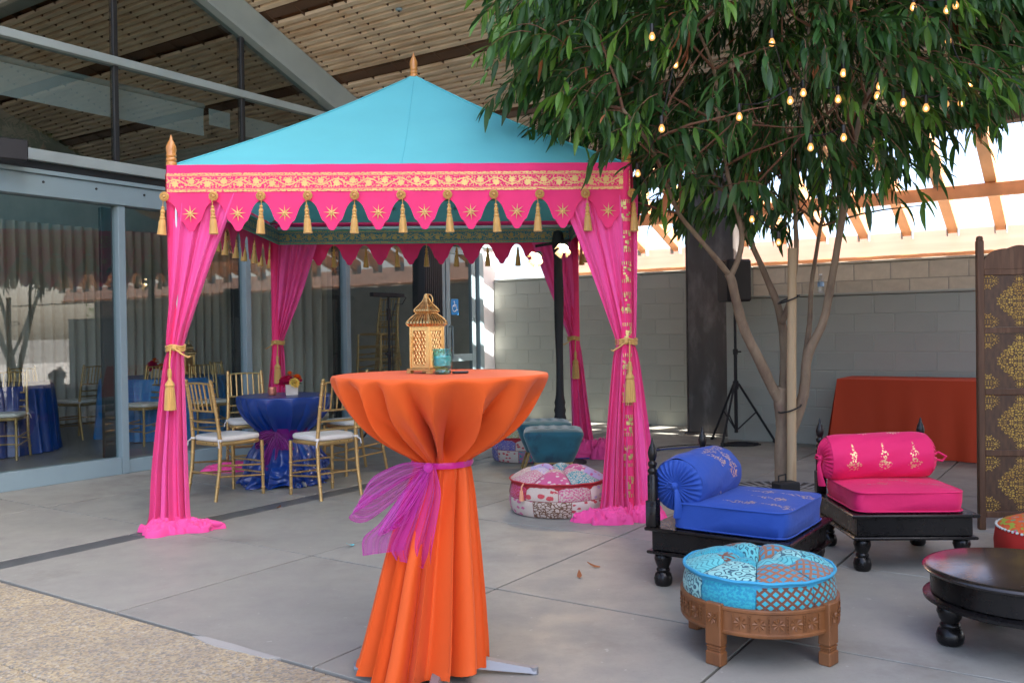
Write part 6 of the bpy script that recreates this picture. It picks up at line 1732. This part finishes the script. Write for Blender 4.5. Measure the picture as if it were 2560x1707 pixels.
# a few bare secondary branches through the crown
br_ = MB()
for e in ends:
    for k in range(2):
        d = Vector((rl.uniform(-1, 1), rl.uniform(-1, .6), rl.uniform(0, .7))).normalized(); c = e.copy(); pts = [c.copy()]
        for i in range(5):
            d = (d + Vector((rl.uniform(-.25, .25), rl.uniform(-.25, .25), rl.uniform(-.1, .12)))).normalized(); c = c + d * rl.uniform(.12, .2); pts.append(c.copy())
        br_.tube(pts, [.011, .0095, .008, .0065, .005, .003], 6, False)
tag(br_.build('branches', m_twig, tree, smooth=180), kind='stuff')
tag(twigs.build('twigs', m_twig, tree, smooth=180), kind='stuff')
def leaf_pts(curl, fold):
    """unit leaf along +y, width about .19; rows of three"""
    out = []
    for t in (0, .16, .42, .72, 1.0):
        w = .112 * (sin(pi * min(1, t * .94 + .03)) ** .85) * (1.25 - .5 * t); z = -curl * t * t
        out += [(-w, t, z + fold * w), (0, t, z), (w, t, z + fold * w)]
    return out
LF = [(leaf_pts(c, f)) for c, f in ((.18, .35), (.32, .25), (.05, .45), (.45, .3))]
LFACES = [(r * 3 + k, r * 3 + k + 1, r * 3 + k + 4, r * 3 + k + 3) for r in range(4) for k in range(2)]
def basis(ld, side):
    y = ld; z = (Vector((0, 0, 1)) - y * y.z); z = (z + side * .8 - y * (side.dot(y) * .8)); z = z.normalized() if z.length > 1e-4 else y.orthogonal().normalized()
    x = y.cross(z).normalized(); return x, y, z
camp = Vector((0, 0, 1.27))
def inview(p):
    d = p - camp; return d.y > 1 and abs(d.x / d.y) < .60 and d.z / d.y < .40
order = sorted(range(len(leaves)), key=lambda i: (leaves[i][0] - camp).length if inview(leaves[i][0]) else 1e3)
single = set(order[:300])
crown = MB(); lm_cache = {}
for i, (b, ld, side, L_, mi) in enumerate(leaves):
    x, y, z = basis(ld, side); li = i % 4
    if i in single:
        if (li, mi) not in lm_cache:
            q = MB(); q.add(LF[li], LFACES); lm_cache[(li, mi)] = q.mesh('leaf', m_lf[mi], 180)
        o = ob('leaf', lm_cache[(li, mi)], tree)
        m4 = Matrix((x, y, z)).transposed().to_4x4(); m4.translation = b
        o.matrix_local = m4 @ Matrix.Diagonal((L_, L_, L_, 1))
    else:
        crown.cur = mi
        crown.add([b + (x * px + y * py + z * pz) * L_ for px, py, pz in LF[li]], LFACES)
co = crown.build('crown', m_lf, tree, smooth=180); co['kind'] = 'stuff'
# clump of dry leaves
for k in range(7):
    b = Vector((.98 + rl.uniform(-.03, .03), 5.02, 2.95 - .02 * k)); x, y, z = basis(Vector((rl.uniform(-.4, .4), rl.uniform(-.3, .3), -1)).normalized(), Vector((1, 0, 0)))
    q = MB(); q.add([b + (x * px * 1.3 + y * py + z * pz) * .15 for px, py, pz in LF[3]], LFACES); q.build('dry_leaf', m_lf[3], tree, smooth=180)
# stake and ties
m_stake = M('pale_stake_wood', (.50, .36, .21), .8, var=.2, vscale=8, stretch=(1, 1, .1), col2=(.36, .24, .13), c2scale=10, c2lo=.55, c2hi=.65)
t = thing('tree_stake', 'pale wooden pole staked upright beside the tree trunk', 'stake', (2.075, 6.72, 0))
q = MB(); q.tube([(0, 0, 0), (.006, .004, .3), (.012, .01, .9), (.022, .012, 1.4), (.03, .02, 1.86)], [.036, .034, .035, .033, .032], 14); q.build('pole', m_stake, t)
for (z, w) in ((1.48, .15), (.66, .16)):
    q = MB(); q.tube([(.01 + w * .5 * cos(a) * 1.0, .05 + .10 * sin(a), z + .03 * cos(a)) for a in [i * pi / 8 for i in range(17)]], .006, 6, False); q.build('tie', m_blackm, t)
# cast grate round the trunk
m_grate = M('cast_grate', (.30, .30, .29), .6, metal=.3, var=.2)
t = thing('tree_grate', 'round slotted metal grate in the floor around the tree', 'grate', (2.06, 6.84, .003))
for r0, r1 in ((.16, .19), (.36, .385), (.57, .60)):
    q = MB(); q.lathe([(r0, -.01), (r0, .004), (r1, .004), (r1, -.01)], 56); q.build('ring', m_grate, t)
bq = MB(); bq.box(.191, .359, -.010, .010, -.01, .003); b1m = bq.mesh('bar', m_grate, 0)
bq = MB(); bq.box(.386, .569, -.014, .014, -.01, .003); b2m = bq.mesh('bar', m_grate, 0)
for k in range(44):
    an = 2 * pi * k / 44; ob('bar', b1m, t, (0, 0, 0), (0, 0, an)); ob('bar', b2m, t, (0, 0, 0), (0, 0, an + .04))
q = MB(); q.lathe([(0, .0008), (.60, .0008)], 40); q.build('dark_pit', m_joint, t, (0, 0, 0))
# uplight box
t = thing('floodlight', 'black box floodlight on the floor at the foot of the tree', 'lamp', (1.985, 6.56, 0), rad(18))
q = MB(); q.box(-.085, .085, -.06, .06, .012, .145, .008); q.build('housing', m_blackm, t)
q = MB(); q.tube([(-.06, 0, .145), (-.06, 0, .19), (.0, 0, .20), (.0, 0, .145)], .006, 6); q.build('handle', m_blackm, t)
q = MB(); q.box(-.09, .09, -.09, .09, 0, .011); q.build('foot', m_blackm, t)
# string lights: three strands, every bulb hanging from its socket
m_core = emit('filament_glow', (1.0, .62, .28), 6.0)
def bulb_glass():
    m, nt, bs = base('amber_bulb_glass')
    out = nt.nodes['Material Output']
    tr = nd(nt, 'ShaderNodeBsdfTransparent', {'Color': (1, .80, .55, 1)}); gl = nd(nt, 'ShaderNodeBsdfGlossy', {'Roughness': .05})
    em = nd(nt, 'ShaderNodeEmission', {'Color': (1, .48, .15, 1), 'Strength': .32})
    mx = nd(nt, 'ShaderNodeMixShader', {0: .12, 1: tr.outputs[0], 2: gl.outputs[0]})
    ad = nd(nt, 'ShaderNodeMixShader', {0: .6, 1: mx.outputs[0], 2: em.outputs[0]})
    nt.links.new(ad.outputs[0], out.inputs['Surface'])
    return m
m_bulb = bulb_glass()
m_wire = m_black
strands = [([24, 25, 16, 1, 0], 'leftmost strand of bulbs hung through the tree crown'), ([15, 5, 4, 6, 3, 7, 8, 9, 10, 11, 12, 13, 14, 23, 22, 21, 20], 'long strand of warm bulbs across the middle of the tree crown'), ([2, 18, 17, 19, 26], 'strand of bulbs dropping behind the trunk of the tree')]
for idx, lb in strands:
    t = thing('string_lights', lb, 'string lights', (0, 0, 0), 0, 'string lights in the tree')
    pts = [Vector(bulbs[i]) + Vector((0, 0, .075)) for i in idx]; w = MB(); path = []
    for a, b in zip(pts[:-1], pts[1:]):
        for k in range(8):
            f = k / 8; path.append(a.lerp(b, f) + Vector((0, .02 * sin(f * pi), -.10 * sin(f * pi) * min(1, (b - a).length)))) 
    path.append(pts[-1]); w.tube(path, .004, 5, False); w.build('wire', m_wire, t)
    for i in idx:
        q = MB(); q.lathe([(.011, .026), (.013, .034), (.013, .075), (0, .08)], 10); s_ = q.build('socket', m_wire, t, bulbs[i])
        q = MB(); q.lathe([(0, -.020), (.010, -.017), (.017, -.008), (.018, .002), (.015, .013), (.009, .024), (.007, .03)], 14); bo = q.build('bulb', m_bulb, t, bulbs[i]); q = MB(); q.sphere((0, 0, .0), .0075, 10, 7, (1, 1, 1.3)); q.build('filament', m_core, bo)
# ------------------------------------------------------------------ hedge beyond the wall
hd_ = MB(); rh = random.Random(9)
for k in range(9000):
    b = rh.uniform(-11, 7); a = rh.uniform(13.2, 15.0); top = 2.05 + .25 * noise.noise(Vector((b * .8, 0, 2))) + .18 * noise.noise(Vector((b * 2.3, 1, 5)))
    z = top - abs(rh.gauss(0, .35)); p = G(a, b, max(z, .2)); d1 = Vector((rh.uniform(-1, 1), rh.uniform(-1, 1), rh.uniform(-1, 1))).normalized(); d2 = d1.orthogonal().normalized(); s_ = rh.uniform(.03, .07)
    hd_.add([p - d1 * s_, p + d2 * s_ * .5, p + d1 * s_, p - d2 * s_ * .5], [(0, 1, 2, 3)])
hg = thing('hedge', 'sunlit green hedge growing beyond the block wall', 'hedge')
tag(hd_.build('foliage', m_hedge, hg, smooth=0), kind='stuff')
q = MB()
for k in range(24): p = G(14.1 + rh.uniform(-.4, .4), -10.5 + k * .73); q.tube([p, p + Vector((rh.uniform(-.1, .1), rh.uniform(-.1, .1), 1.7))], [.03, .012], 6)
tag(q.build('stems', m_twig, hg), kind='stuff')
# ------------------------------------------------------------------ litter on the floor
for k, (x, y, lb, mt_) in enumerate(((.33, 4.62, 'dry tan leaf on the floor between cocktail table and stool', m_lf[3]), (.42, 4.80, 'curled dry leaf on the floor near the tan one', m_lf[3]), (-.98, 5.35, 'scrap of turquoise paper on the floor left of the orange table', M('turquoise_scrap', (.05, .5, .6), .7)), (-1.72, 6.55, 'dry leaf on the drain strip in front of the blue table', m_lf[3]))):
    q = MB(); q.add([(px * .07 * 1.6, (py - .5) * .07, .004 + abs(pz) * .05 + .004 * (px > 0)) for px, py, pz in LF[3]], LFACES)
    tag(q.build('fallen_leaf' if mt_ is m_lf[3] else 'paper_scrap', mt_, None, (x, y, .002), (0, 0, k * 1.3)), lb, 'leaf' if mt_ is m_lf[3] else 'paper')
bpy.context.view_layer.update()
